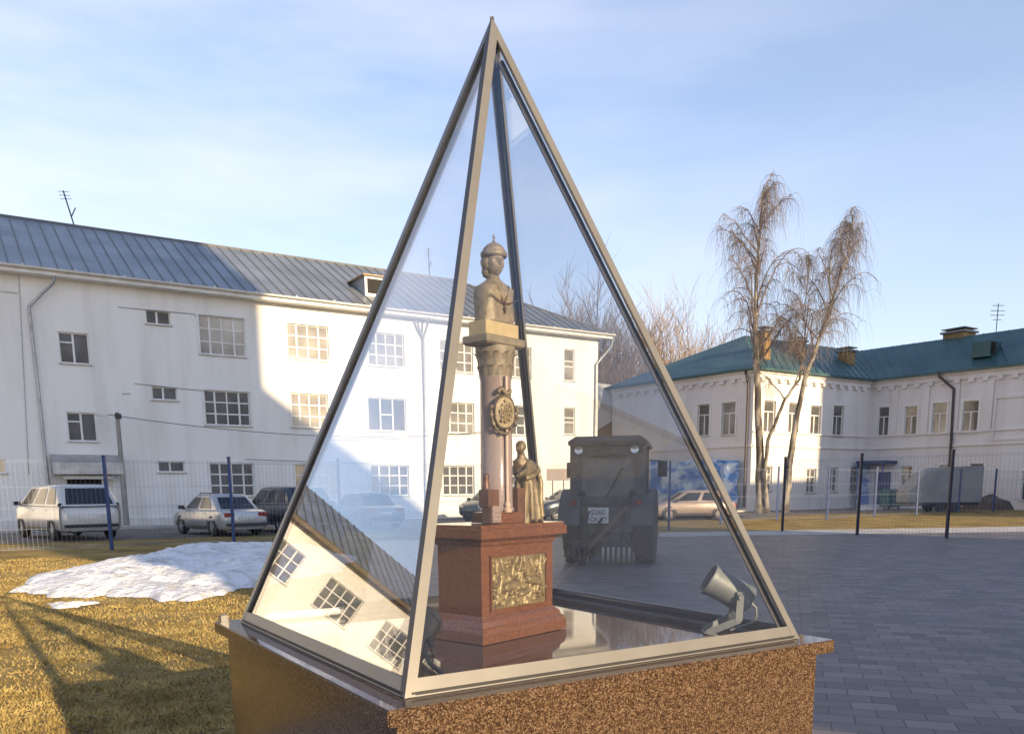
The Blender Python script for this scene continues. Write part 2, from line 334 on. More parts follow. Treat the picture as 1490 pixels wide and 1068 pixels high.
M_['p_white'] = paint('white_car_paint', (0.66, 0.65, 0.62)); M_['p_silver'] = paint('silver_car_paint', (0.52, 0.53, 0.54), 0.28, 0.4)
M_['p_dark'] = paint('dark_blue_grey_paint', (0.055, 0.065, 0.085)); M_['p_grey'] = paint('blue_grey_paint', (0.15, 0.17, 0.21), 0.28, 0.3)
M_['p_green'] = paint('grey_green_paint', (0.13, 0.155, 0.14)); M_['p_navy'] = paint('navy_paint', (0.035, 0.05, 0.085)); M_['p_beige'] = paint('beige_paint', (0.40, 0.31, 0.26), 0.35, 0.2)
M_['tractor'] = mat('worn_tractor_paint', (0.090, 0.094, 0.096), (0.055, 0.058, 0.060), 2.2, 0.55, bump=0.1)
M_['tglass'] = mat('dusty_cab_glass', (0.17, 0.17, 0.165), (0.10, 0.10, 0.10), 2.0, 0.2)
M_['mud'] = mat('muddy_rubber', (0.075, 0.068, 0.06), (0.03, 0.028, 0.027), 5, 0.9, bump=0.4)
# ------------------------------------------------------------------ ground, paving, roads
sheet('ground', [(-600, -300), (600, -300), (600, 900), (-600, 900)], 0.0, M_['grass'])
sheet('paving', [(-7, -12), (-7, 4.3), (-1.0, 4.55), (-4.3, 25.2), (0.5, 26.5), (4.6, 26.2), (16.6, 27.6), (36, 30), (46, -12)], 0.008, M_['paving'])
sheet('path', [(4.4, 26.25), (16.6, 27.65), (36, 30.05), (36, 33.3), (19, 31.3), (4.9, 29.0)], 0.012, M_['concrete'])
dR = Vector((math.cos(R(31)), math.sin(R(31)), 0)); nR = Vector((-dR.y, dR.x, 0)); r0 = gnd(0, 791)
def strip(a0, a1, o0, o1): return [r0 + dR * a0 + nR * o0, r0 + dR * a1 + nR * o0, r0 + dR * a1 + nR * o1, r0 + dR * a0 + nR * o1]
sheet('road', strip(-70, 34, 0.0, 8.2), 0.006, M_['asphalt'])
sheet('sidewalk', strip(-70, 40, 8.35, 10.2), 0.10, M_['concrete'])
bm = BM(); pts = strip(-70, 40, 8.2, 8.35); prism(bm, pts, 0.0, 0.12); tag(obj('kerb', bm, M_['concrete']), kind='structure')
sheet('verge', strip(-70, 40, 10.2, 12.4), 0.008, M_['soil'])
UB = Vector((math.cos(R(33.5)), math.sin(R(33.5)), 0)); NB = Vector((UB.y, -UB.x, 0)); K = Vector((14.81, 54.0, 0))
sheet('yard_road', [K - UB * 14 + NB * 6.5, K + UB * 60 + NB * 6.5, K + UB * 60 + NB * 1.5, K - UB * 14 + NB * 1.5], 0.006, M_['asphalt'])
sheet('dirt', [K - UB * 14 + NB * 1.5, K + UB * 60 + NB * 1.5, K + UB * 60 - NB * 14, K - UB * 14 - NB * 2], 0.009, M_['soil'])

def snow_patch(outline, h, seed):
    P = [gnd(*q) for q in outline]; c = sum(P, Vector()) / len(P)
    dense = []
    for i in range(len(P)):
        a, b = P[i], P[(i + 1) % len(P)]
        for k in range(14):
            p = a.lerp(b, k / 14); p += (p - c).normalized() * 0.5 * fbm((p.x * 1.3, p.y * 1.3, seed), 5); dense.append(p)
    bm = BM(); rings = []
    for j in range(40):
        f = 1 - j / 40; ring = []
        for p in dense:
            q = c + (p - c) * f; edge = min(1, (1 - f) * 3.2)
            z = h * (edge ** 0.6) * (0.75 + 0.6 * fbm((q.x * 0.6, q.y * 0.6, seed), 3)) + 0.06 * edge * fbm((q.x * 2.2, q.y * 2.2, seed + 3), 6)
            ring.append(Vector((q.x, q.y, max(z, 0.0) + 0.01)))
        rings.append(ring)
    loft(bm, rings, True, False); bm.faces.new([v for v in bm.verts[-len(dense):]])
    return tag(obj('snow', bm, M_['snow'], None, 60), kind='structure')
snow_patch([(18, 861), (58, 843), (120, 828), (200, 816), (262, 803), (330, 797), (395, 794), (470, 800), (520, 815), (480, 832), (400, 849), (330, 861), (290, 872), (245, 879), (200, 872), (150, 867), (120, 871), (75, 869)], 0.26, 4.1)
snow_patch([(82, 880), (100, 876), (124, 878), (110, 884), (92, 884)], 0.05, 9.7)
snow_patch([(1238, 737), (1255, 731), (1285, 731), (1284, 741), (1250, 742)], 0.3, 2.2)

# dry grass blades in the near lawn
bm = BM(); rnd = random.Random(3)
nb = 0
while nb < 64000:
    y = 4.6 + 15 * rnd.random() ** 1.7; x = -1.15 - rnd.random() * (0.62 * y + 0.3)
    if x < -0.66 * y - 0.3: continue
    if x > -1.35 and 1.8 < y < 3.9: continue
    if x > -0.95 - max(0, (y - 4.5)) * 0.162 - 0.05: continue
    if fbm((x * 0.8, y * 0.8, 1.0), 3) < -0.15 and rnd.random() < 0.75: continue
    nb += 1
    a = rnd.random() * 6.283; h = rnd.uniform(0.010, 0.034); w = rnd.uniform(0.003, 0.007) * (1 + y * 0.06); l = rnd.uniform(0.3, 1.3) * h
    dx, dy = math.cos(a), math.sin(a); b = rnd.random() * 6.283; ex, ey = math.cos(b) * l, math.sin(b) * l
    v = [bm.verts.new((x - dx * w, y - dy * w, 0.0)), bm.verts.new((x + dx * w, y + dy * w, 0.0)), bm.verts.new((x + ex, y + ey, h))]
    bm.faces.new(v)
for k in range(900):
    y = 4.7 + 14 * rnd.random() ** 1.6; x = -1.3 - rnd.random() * (0.62 * y)
    a = rnd.random() * 6.283; s = rnd.uniform(.012, .03); z = rnd.uniform(.012, .03); c, d = math.cos(a) * s, math.sin(a) * s
    f = bm.faces.new([bm.verts.new(p) for p in ((x - c, y - d, z), (x + d * .5, y - c * .5, z + .006), (x + c, y + d, z + .002), (x - d * .5, y + c * .5, z + .008))]); f.material_index = 1
me = bpy.data.meshes.new('dry_grass'); bm.to_mesh(me); bm.free(); me.materials.append(M_['blade']); me.materials.append(M_['soil'])
o = bpy.data.objects.new('dry_grass', me); COL.objects.link(o); tag(o, 'short dry ochre grass of the lawn beside the granite plinth', 'grass', kind='stuff')

# ------------------------------------------------------------------ building kit
class Face:
    """a facade: x runs along the wall, -y points out of it"""
    def __init__(s, parent, org, deg):
        s.parent = parent; s.org = Vector(org); s.a = R(deg)
        s.U = Vector((math.cos(s.a), math.sin(s.a), 0)); s.N = Vector((s.U.y, -s.U.x, 0))
    def put(s, o):
        o.parent = s.parent; o.location = s.org - s.parent.location; o.rotation_euler = (0, 0, s.a); return o
    def uz(s, x, y, off=0.0):
        r = ray(x, y); p0 = s.org + s.N * off
        p = EYE + r * ((p0 - EYE).dot(s.N) / r.dot(s.N)); return (p - s.org).dot(s.U), p.z
    def rect(s, x0, y0, x1, y1):
        xm, ym = (x0 + x1) / 2, (y0 + y1) / 2
        return [s.uz(x0, ym)[0], s.uz(x1, ym)[0], s.uz(xm, y1)[1], s.uz(xm, y0)[1]]
    def world(s, u, y, z): return s.org + s.U * u - s.N * y + Vector((0, 0, z))

def wall_mesh(u0, u1, z0, z1, holes, depth=0.2, topfn=None):
    bm = BM()
    us = sorted(set([u0, u1] + [v for h in holes for v in h[:2] if u0 < v < u1])); zs = sorted(set([z0, z1] + [v for h in holes for v in h[2:4] if z0 < v < z1]))
    vd = {}
    def V(u, z):
        k = (round(u, 4), round(z, 4))
        if k not in vd: vd[k] = bm.verts.new((u, 0, z))
        return vd[k]
    for a, b in zip(us[:-1], us[1:]):
        for c, d in zip(zs[:-1], zs[1:]):
            mu, mz = (a + b) / 2, (c + d) / 2
            if any(h[0] < mu < h[1] and h[2] < mz < h[3] for h in holes): continue
            bm.faces.new((V(a, c), V(b, c), V(b, d), V(a, d)))
    for h in holes:
        a, b, c, d = h[:4]
        for p, q in (((a, c), (b, c)), ((b, c), (b, d)), ((b, d), (a, d)), ((a, d), (a, c))):
            quad(bm, (p[0], 0, p[1]), (q[0], 0, q[1]), (q[0], depth, q[1]), (p[0], depth, p[1]))
    return bm
STY = {  # verticals (x, y0, y1), horizontals (y, x0, x1) in the unit square
    'T3': ([(0.235, 0, 1), (0.765, 0, 1)], [(0.333, 0, 1), (0.667, 0, 1)], [(0.5, 0, 1)]),
    'T2': ([(0.48, 0, 1)], [(0.68, 0, 0.48)], []),
    'S': ([(0.45, 0, 1)], [], []),
    'M': ([(0.33, 0, 1), (0.66, 0, 1)], [(0.5, 0.33, 0.66)], []),
    'N': ([], [(0.45, 0, 1), (0.62, 0, 1)], []),
    'R': ([(0.5, 0, 0.66)], [(0.66, 0, 1)], []),
    'R2': ([(0.5, 0, 1)], [(0.66, 0, 1), (0.33, 0, 1)], []),
}
def window(face, r, sty, pane='pane', depth=0.14, bar=0.055, casing=0.0, sill=True, thin=0.03):
    u0, u1, z0, z1 = r; w, h = u1 - u0, z1 - z0
    bm = BM(); y0, y1 = depth - 0.05, depth
    f = bar
    box2(bm, (u0, y0, z0), (u1, y1, z0 + f)); box2(bm, (u0, y0, z1 - f), (u1, y1, z1))
    box2(bm, (u0, y0, z0 + f), (u0 + f, y1, z1 - f)); box2(bm, (u1 - f, y0, z0 + f), (u1, y1, z1 - f))
    vs, hs, ts = STY[sty]
    for x, a, b in vs:
        u = u0 + x * w; box2(bm, (u - bar * 0.75, y0 + .004, z0 + f + a * (h - 2 * f)), (u + bar * 0.75, y1 - .004, z0 + f + b * (h - 2 * f)))
    for z, a, b in hs:
        zz = z0 + z * h; box2(bm, (u0 + a * w + (f if a == 0 else 0), y0 + .008, zz - thin), (u0 + b * w - (f if b == 1 else 0), y1 - .008, zz + thin))
    for x, a, b in ts:
        u = u0 + x * w; box2(bm, (u - thin, y0 + .012, z0 + f), (u + thin, y1 - .012, z1 - f))
    if casing:
        c = casing
        for a, b in (((u0 - c, z1), (u1 + c, z1 + c)), ((u0 - c, z0), (u0, z1)), ((u1, z0), (u1 + c, z1))):
            box2(bm, (a[0], -0.03, a[1]), (b[0], 0.0 - 0.002, b[1]))
    o = face.put(obj('window', bm, M_['frame']))
    bm = BM(); quad(bm, (u0, depth - 0.015, z0), (u1, depth - 0.015, z0), (u1, depth - 0.015, z1), (u0, depth - 0.015, z1)); obj('pane', bm, M_[pane], o)
    if sill:
        bm = BM(); box2(bm, (u0 - 0.06, -0.09, z0 - 0.05), (u1 + 0.06, y0, z0 - 0.003)); obj('sill', bm, M_['galv'], o)
    return o
def pipe(face, name, pts, r, m, off=0.12):
    bm = BM(); tube(bm, [(u, -o_, z) for u, z, o_ in pts], r, 10); return face.put(obj(name, bm, M_[m], None, True))

# ------------------------------------------------------------------ long white three-storey building (left)
LB = thing('white_building', 'long white three-storey building with grey seamed metal roof behind the parked cars', 'building', (-12.3, 42.4, 0), 0)
FL = Face(LB, (-12.3, 42.4, 0), 32.6)
wl = []
for q, s, p in [((86, 484, 130, 529), 'T2', 'pane'), ((212, 452, 248, 472), 'S', 'pane'), ((290, 461, 356, 517), 'T3', 'pane2'), ((418, 473, 478, 523), 'T3', 'pane2'), ((536, 485, 588, 533), 'T3', 'pane2'), ((640, 497, 688, 541), 'T3', 'pane2'), ((728, 504, 773, 549), 'T3', 'pane2'), ((821, 508, 836, 554), 'N', 'pane2'),
              ((98, 600, 141, 642), 'T2', 'pane'), ((221, 563, 258, 582), 'S', 'pane'), ((298, 569, 364, 619), 'T3', 'pane'), ((424, 573, 478, 622), 'T3', 'pane2'), ((536, 579, 591, 627), 'M', 'pane'), ((645, 586, 690, 630), 'T3', 'pane2'), ((730, 590, 775, 633), 'T3', 'pane'), ((821, 593, 837, 632), 'N', 'pane2'),
              ((-24, 668, 9, 688), 'S', 'pane2'), ((230, 671, 269, 687), 'S', 'pane'), ((306, 674, 370, 722), 'T3', 'pane'), ((430, 676, 494, 722), 'T3', 'pane'), ((540, 677, 595, 721), 'T3', 'pane'), ((645, 678, 690, 720), 'T3', 'pane'), ((733, 679, 778, 719), 'T3', 'pane')]:
    wl.append((FL.rect(*q), s, p))
dr = FL.rect(101, 694, 151, 775); dr[2] = 0.15
hdoor = dr + []
ULEFT, URIGHT, HW = -15.5, 20.6, 10.62
bm = wall_mesh(ULEFT, URIGHT, 0, HW, [w[0] for w in wl] + [hdoor])
quad(bm, (URIGHT, 0, 0), (URIGHT, 13, 0), (URIGHT, 13, HW), (URIGHT, 0, HW)); quad(bm, (ULEFT, 0, 0), (ULEFT, 13, 0), (ULEFT, 13, HW), (ULEFT, 0, HW)); quad(bm, (ULEFT, 13, 0), (URIGHT, 13, 0), (URIGHT, 13, HW), (ULEFT, 13, HW))
FL.put(obj('wall', bm, M_['plaster']))
for r, s, p in wl: window(FL, r, s, p, casing=0.10 if s == 'T3' else 0.0)
bm = BM(); box2(bm, (dr[0], 0.12, dr[2]), (dr[1], 0.17, dr[3])); box2(bm, ((dr[0] + dr[1]) / 2 - .03, 0.10, dr[2]), ((dr[0] + dr[1]) / 2 + .03, 0.119, dr[3])); FL.put(obj('door', bm, M_['dark']))
bm = BM(); box2(bm, (ULEFT, -0.09, 0), (dr[0] - 0.3, -0.003, 0.35)); box2(bm, (dr[1] + 0.3, -0.09, 0), (URIGHT - .01, -0.003, 0.35)); FL.put(obj('base_course', bm, M_['trim']))
# roof
EZ, EY, RZ_, RY = 10.70, -0.62, 14.4, 6.5; HU = 14.2; slope = (RZ_ - EZ) / (RY - EY)
bm = BM(); e1 = URIGHT + 0.75; e0 = ULEFT - 0.5; yb = 2 * RY - EY; th = 0.10
def V3(*p): return bm.verts.new(p)
A, B_, C_, D_ = V3(e0, EY, EZ), V3(e1, EY, EZ), V3(e1, yb, EZ), V3(e0, yb, EZ); r1, r2 = V3(e0, RY, RZ_), V3(HU, RY, RZ_)
for f in ((A, B_, r2, r1), (B_, C_, r2), (C_, D_, r1, r2), (D_, A, r1), (A, D_, C_, B_)): bm.faces.new(f).material_index = 0
u = e0 + 0.3
while u < e1 - 0.1:
    t1 = 1.0 if u < HU else (e1 - u) / (e1 - HU)
    if t1 > 0.05:
        y1 = EY + (RY - EY) * t1; tube(bm, [(u, EY, EZ + 0.02), (u, y1, EZ + (y1 - EY) * slope + 0.02)], 0.035, 4, True, 1)
    u += 0.60 + 0.04 * math.sin(u * 3.1)
tube(bm, [(e0, RY, RZ_ + .02), (HU, RY, RZ_ + .02), (e1, EY, EZ + .03)], 0.07, 6, True, 1)
roof = FL.put(obj('roof', bm, [M_['roof'], M_['seam']]))
bm = BM(); box2(bm, (e0, EY + 0.02, EZ - 0.24), (e1 - .02, 0.0 - .004, EZ - 0.004)); FL.put(obj('eave_board', bm, M_['trim']))
bm = BM(); rings = []
for u in (e0, e1):
    rings.append([Vector((u, EY - 0.09 + 0.085 * math.cos(a), EZ + 0.0 + 0.085 * math.sin(a))) for a in [math.pi * (1 + k / 8) for k in range(9)]] + [Vector((u, EY - 0.09 + 0.07 * math.cos(a), EZ + 0.0 + 0.07 * math.sin(a))) for a in [math.pi * (2 - k / 8) for k in range(9)]])
loft(bm, rings, True, True)
u = e0 + 0.5
while u < e1: box2(bm, (u, EY - 0.2, EZ - 0.02), (u + 0.05, EY, EZ + 0.06)); u += 1.9
FL.put(obj('gutter', bm, M_['trim'], None, True))
def roofpt(x, y):
    n = Vector((0, -slope, 1)); P0 = Vector((0, EY, EZ)); r = ray(x, y)
    rl = Vector((r.dot(FL.U), -r.dot(FL.N), r.z)); el = EYE - FL.org; elv = Vector((el.dot(FL.U), -el.dot(FL.N), el.z))
    return elv + rl * ((P0 - elv).dot(n) / rl.dot(n))
# dormer
dp = roofpt(531, 431); wd, hd = 1.25, 1.02
bm = BM(); u0, y0, z0 = dp.x, dp.y, dp.z; yt = y0 + hd / slope * 0.97; zt = z0 + hd
loft(bm, [[(u0, y0, z0 - .3), (u0, y0, zt), (u0, yt, zt), (u0, yt, z0 - .3)], [(u0 + wd, y0, z0 - .3), (u0 + wd, y0, zt), (u0 + wd, yt, zt), (u0 + wd, yt, z0 - .3)]])
dm = FL.put(obj('dormer', bm, M_['roof']))
bm = BM()
for a, b in (((u0, z0 + .02), (u0 + .13, zt)), ((u0 + wd - .13, z0 + .02), (u0 + wd, zt)), ((u0 + .13, zt - .12), (u0 + wd - .13, zt)), ((u0 + .13, z0 + .02), (u0 + wd - .13, z0 + .16))): box2(bm, (a[0], y0 - .05, a[1]), (b[0], y0 - .003, b[1]))
obj('dormer_frame', bm, M_['frame'], dm)
bm = BM(); box2(bm, (u0 + .13, y0 - .012, z0 + .16), (u0 + wd - .13, y0 - .004, zt - .12)); obj('opening', bm, M_['dark'], dm)
bm = BM(); box2(bm, (u0 - .15, y0 - .2, zt + .003), (u0 + wd + .15, yt + .2, zt + .06)); obj('dormer_roof', bm, [M_['rust']], dm)
# downpipes
def UZ(*q): return FL.uz(*q)
for pts in ([(80, 402, .62), (77, 412, .5), (42, 446, .14), (55, 560, .12), (70, 702, .12), (73, 762, .12)], [(624, 462, .62), (622, 472, .5), (616, 492, .14), (619, 600, .12), (620, 745, .12)], [(607, 466, .3), (609, 476, .2), (616, 492, .14)], [(893, 490, .62), (889, 505, .4), (868, 530, .14), (866, 640, .12), (864, 742, .12)]):
    pp = []
    for x, y, of in pts: u, z = UZ(x, y, of); pp.append((u, z, of))
    pipe(FL, 'downpipe', pp, 0.065, 'galv')
# cables and thin ledges on the wall
for a, b in (((0, 424), (27, 427)), ((27, 397), (42, 690)), ((172, 447), (282, 457)), ((282, 457), (286, 462)), ((196, 558), (299, 569)), ((178, 573), (190, 573)), ((355, 668), (540, 674))):
    (ua, za), (ub, zb) = UZ(*a), UZ(*b); pipe(FL, 'wall_cable', [(ua, za, .02), (ub, zb, .02)], 0.018, 'galv')
# entrance canopy
(ua, za), (ub, zb) = UZ(76, 668, 1.1), UZ(180, 690, 1.1)
bm = BM(); loft(bm, [[(ua, -1.15, zb), (ua, -1.15, za - .12), (ua, -0.01, za + .25), (ua, -0.01, zb)], [(ub, -1.15, zb), (ub, -1.15, za - .12), (ub, -0.01, za + .25), (ub, -0.01, zb)]])
cn = FL.put(obj('entrance_canopy', bm, M_['galv'])); bm = BM(); (uc, zc), (ud, zd) = UZ(92, 692, .6), UZ(166, 697, .6); box2(bm, (uc, -0.8, zd), (ud, -.004, zc)); obj('canopy_beam', bm, M_['trim'], cn)
# roof aerials
for x0, y0, x1, y1 in ((108, 329, 99, 288), (625, 403, 622, 368)):
    b = roofpt(x0, y0); b.y = RY; b.z = RZ_; t_ = FL.world(b.x, b.y, b.z); h = (y0 - y1) / CF * t_.y * 1.06
    bm = BM(); lean = -0.35 if x0 < 200 else -0.05
    tube(bm, [b, b + Vector((lean, 0, h))], 0.035, 6); tube(bm, [b + Vector((lean * .3, 0, h * .25)), b + Vector((.12, 0, h * .55))], 0.03, 6)
    for k in (0.75, 0.85, 0.95): tube(bm, [b + Vector((lean * k - .25, 0, h * k)), b + Vector((lean * k + .25, 0, h * k + .06))], 0.012, 4)
    FL.put(obj('roof_aerial', bm, M_['darkpipe']))

# lower white building further left: outside the frame, mirrored by the left pane of the pyramid
LW = thing('white_building', 'white two-storey building with grey metal roof mirrored in the left glass pane', 'building', FL.world(-16.2, 0, 0), 0)
FW = Face(LW, FL.world(-16.2, 0, 0), 32.6); WH, WR = 8.72, 11.7
ww = []
for k in range(9):
    u = -6.44 - k * 4.0
    for z0, z1 in ((1.6, 3.4), (5.65, 7.45)): ww.append(([u - 1.15, u + 1.15, z0, z1], 'T3', 'pane'))
bm = wall_mesh(-44, 0, 0, WH, [w[0] for w in ww]); quad(bm, (0, 0, 0), (0, 12, 0), (0, 12, WH), (0, 0, WH)); quad(bm, (-44, 0, 0), (-44, 12, 0), (-44, 12, WH), (-44, 0, WH)); quad(bm, (-44, 12, 0), (0, 12, 0), (0, 12, WH), (-44, 12, WH))
FW.put(obj('wall', bm, M_['plaster']))
for r, s, p in ww: window(FW, r, s, p, casing=0.10)
bm = BM(); loft(bm, [[(u, -.6, WH + .05), (u, 6, WR), (u, 12.6, WH + .05)] for u in (-44.4, .4)])
u = -44.2
while u < .3: tube(bm, [(u, -.6, WH + .08), (u, 6, WR + .03)], .035, 4, True, 1); u += .62
FW.put(obj('roof', bm, [M_['roof'], M_['seam']]))
bm = BM(); box2(bm, (-44.3, -.58, WH - .2), (.3, -.004, WH + .03)); FW.put(obj('eave_board', bm, M_['eavewood']))

# ------------------------------------------------------------------ white building with the green roof (right)
RB = thing('green_roofed_building', 'old white two-storey building with green metal roof and chimneys behind the birches', 'building', K)
FA = Face(RB, K, -52); FB = Face(RB, K, 33.5); J = K + UB * 12.05; FC = Face(RB, J, -50.5)
HB = 8.75
ra = [(FA.rect(1015, 588, 1032, 634), 'R', 'pane'), (FA.rect(1050, 585, 1070, 633), 'R', 'pane2')]
rb = [(FB.rect(*q), s, 'pane') for q, s in (((1111, 583, 1128, 629), 'R'), ((1147, 586, 1162, 630), 'R'), ((1179, 590, 1194, 632), 'R'), ((1212, 590, 1227, 635), 'R'), ((1112, 678, 1123, 714), 'R2'), ((1173, 682, 1187, 717), 'R2'), ((1206, 680, 1219, 715), 'R2'), ((1237, 680, 1250, 715), 'R2'))]
rc = [(FC.rect(*q), s, p) for q, s, p in (((1277, 592, 1293, 634), 'R', 'pane'), ((1316, 591, 1334, 633), 'R', 'pane'), ((1356, 586, 1377, 631), 'R', 'pane2'), ((1400, 583, 1423, 630), 'R', 'pane'), ((1310, 678, 1327, 712), 'R', 'pane'), ((1366, 676, 1384, 712), 'R', 'pane'), ((1410, 674, 1430, 712), 'R', 'pane'), ((1510, 578, 1534, 627), 'R', 'pane'), ((1486, 685, 1510, 728), 'R', 'pane'))]
for F, rects, u0, u1 in ((FA, ra, -12.5, 0), (FB, rb, 0, 12.05), (FC, rc, 0, 26)):
    F.put(obj('wall', wall_mesh(u0, u1, 0, HB, [r[0] for r in rects]), M_['plaster2']))
    for r, s, p in rects: window(F, r, s, p, casing=0.12, depth=0.16)
    bm = BM(); x0 = u0 + (0.0 if F is FC else 0.02); x1 = u1 + (0.22 if F is FA else -0.25 if F is FB else 0)
    box2(bm, (x0, -0.22, HB - 0.22), (x1, -.003, HB - .002)); box2(bm, (x0, -0.12, HB - 0.5), (x1, -.003, HB - .223))
    F.put(obj('cornice', bm, M_['plaster2']))
    u = u0 + 0.5
    while u < u1 - 0.4:
        bm = BM(); box2(bm, (u, -0.19, HB - 0.72), (u + 0.34, -.003, HB - .503)); F.put(obj('dentil', bm, M_['plaster2'])); u += 0.86
    bm = BM()
    for z in (4.05, 4.9):
        if F is FA and z > 4.5: continue
        box2(bm, (u0 + (0.3 if F is FC else 0), -0.10, z), (u1 - (0.12 if F is FB else 0), -.003, z + 0.10))
    F.put(obj('string_course', bm, M_['plaster2']))
for x in (1300, 1345, 1388, 1437):
    bm = BM(); u = FC.uz(x, 620)[0]; box2(bm, (u - .22, -0.09, 5.002), (u + .22, -.003, HB - .725)); FC.put(obj('pilaster', bm, M_['plaster2']))
bm = BM(); u0, u1, z0, z1 = FC.rect(1445, 575, 1500, 640)
for a, b in (((u0, z0), (u0 + .14, z1)), ((u1 - .14, z0), (u1, z1)), ((u0 + .14, z1 - .14), (u1 - .14, z1)), ((u0 + .14, z0), (u1 - .14, z0 + .14))): box2(bm, (a[0], -0.08, a[1]), (b[0], -.003, b[1]))
FC.put(obj('blind_window', bm, M_['plaster2']))
# roofs: hipped front wing, long ridge on the side wing
UA = FA.U; pk = K + UB * 5.7 - UA * 5.6 + Vector((0, 0, 12.0)); EZ2 = HB + 0.05
def Pz(p, z): return Vector((p.x, p.y, z))
bm = BM(); loc0 = K
def q3(*ps, mi=0):
    f = bm.faces.new([bm.verts.new(Vector(p) - loc0) for p in ps]); f.material_index = mi
ov = 0.45
c0 = Pz(K + NB * ov + UA * ov, EZ2); NA = FA.N
c0 = Pz(K + NB * ov + NA * ov, EZ2); c1 = Pz(K - UA * 12.5 + NA * ov - NB * ov, EZ2); NC = FC.N
c2 = Pz(J + NB * ov + UB * 0.2, EZ2); c3 = Pz(c1 + UB * 18, EZ2)
rend = pk + UB * 12
q3(c0, c2, rend, pk); q3(c1, c0, pk); q3(c3, c1, pk, rend)
th2 = Vector((0, 0, 0.14))
q3(c0 - th2, c2 - th2, c2, c0); q3(c1 - th2, c0 - th2, c0, c1); q3(c0 - th2, c1 - th2, c3 - th2, c2 - th2)
UC = FC.U; cr0 = Pz(J - UC * 9 - NC * 5.2, 11.75); cr1 = Pz(J + UC * 27 - NC * 5.2, 11.75)
f0 = Pz(J - UC * 9 + NC * ov, EZ2 + .02); f1 = Pz(J + UC * 27 + NC * ov, EZ2 + .02); g0 = Pz(J - UC * 9 - NC * 10.9, EZ2); g1 = Pz(J + UC * 27 - NC * 10.9, EZ2)
j0 = Pz(J - UC * 0.35 + NC * ov, EZ2 + .02)
jr = Pz(J - UC * 5.0 - NC * 5.2, 11.75)
q3(j0, f1, cr1, jr); q3(g1, g0, cr0, cr1); q3(g0, f0 - NC * 6, cr0); q3(j0 - th2, f1 - th2, f1, j0); q3(f1, g1, cr1)
# standing seams
for k in range(40):
    a = j0.lerp(f1, (k + .5) / 40); b = jr.lerp(cr1, (k + .5) / 40)
    tube(bm, [a - loc0 + Vector((0, 0, .02)), b - loc0 + Vector((0, 0, .02))], 0.03, 4, True, 0)
for k in range(18):
    t_ = (k + .5) / 18; a = c0.lerp(c2, t_); b = pk.lerp(rend, t_)
    tube(bm, [a - loc0 + Vector((0, 0, .02)), b - loc0 + Vector((0, 0, .02))], 0.03, 4, True, 0)
rfo = obj('roof', bm, M_['teal'], RB)
def chimney(x, ytop, ybot, Y, w, m='brick'):
    t_ = at_depth(x, ytop, Y); b_ = at_depth(x, ybot, Y); bm = BM()
    h = t_.z - b_.z; box(bm, (0, 0, h / 2 - .5), (w, w, h + 1.0), Matrix.Rotation(R(33), 3, 'Z')); o = obj('chimney', bm, M_[m], rfo); o.location = b_ - K
    bm = BM(); box(bm, (0, 0, h + .07), (w + .3, w + .3, .13), Matrix.Rotation(R(33), 3, 'Z')); box(bm, (0, 0, h + .3), (w + .2, w + .2, .06), Matrix.Rotation(R(33), 3, 'Z')); c = obj('cap', bm, M_['seam'], o)
chimney(1111, 484, 515, 56.5, 0.62); chimney(1159, 499, 517, 61, 0.8); chimney(1231, 513, 531, 63, 0.85); chimney(1395, 486, 497, 62, 1.5)
# dormer hatch on the side wing, aerial, downpipes
def r3pt(x, y):
    n = (f1 - j0).cross(jr - j0).normalized(); r = ray(x, y); return EYE + r * ((j0 - EYE).dot(n) / r.dot(n))
p = r3pt(1440, 518); bm = BM(); rm = Matrix.Rotation(R(-50.5), 3, 'Z')
box(bm, (0, 0.5, 0.42), (1.15, 1.6, 0.95), rm); dmo = obj('dormer', bm, M_['teal'], rfo); dmo.location = p - K
bm = BM(); box(bm, rm @ Vector((0, -0.31, 0.42)), (0.9, 0.02, 0.75), rm); obj('opening', bm, M_['dark'], dmo)
p = at_depth(1449, 487, 62); bm = BM(); tube(bm, [(0, 0, -.6), (0, 0, 2.1)], .03, 5)
for k, w in ((1.0, .3), (1.3, .5), (1.6, .5), (1.95, .4)): tube(bm, [(-w, 0, k), (w, 0, k)], .02, 4)
o = obj('roof_aerial', bm, M_['darkpipe'], RB); o.location = p - K
pp = []
for x, y, of in ((1366, 541, .45), (1367, 548, .4), (1388, 566, .14), (1384, 640, .12), (1378, 735, .12)): u, z = FC.uz(x, y, of); pp.append((u, z, of))
pipe(FC, 'downpipe', pp, 0.085, 'darkpipe')
pipe(FA, 'downpipe', [(-0.5, HB, .3), (-0.35, HB - 1, .12), (-0.35, 0.3, .12)], 0.07, 'darkpipe')

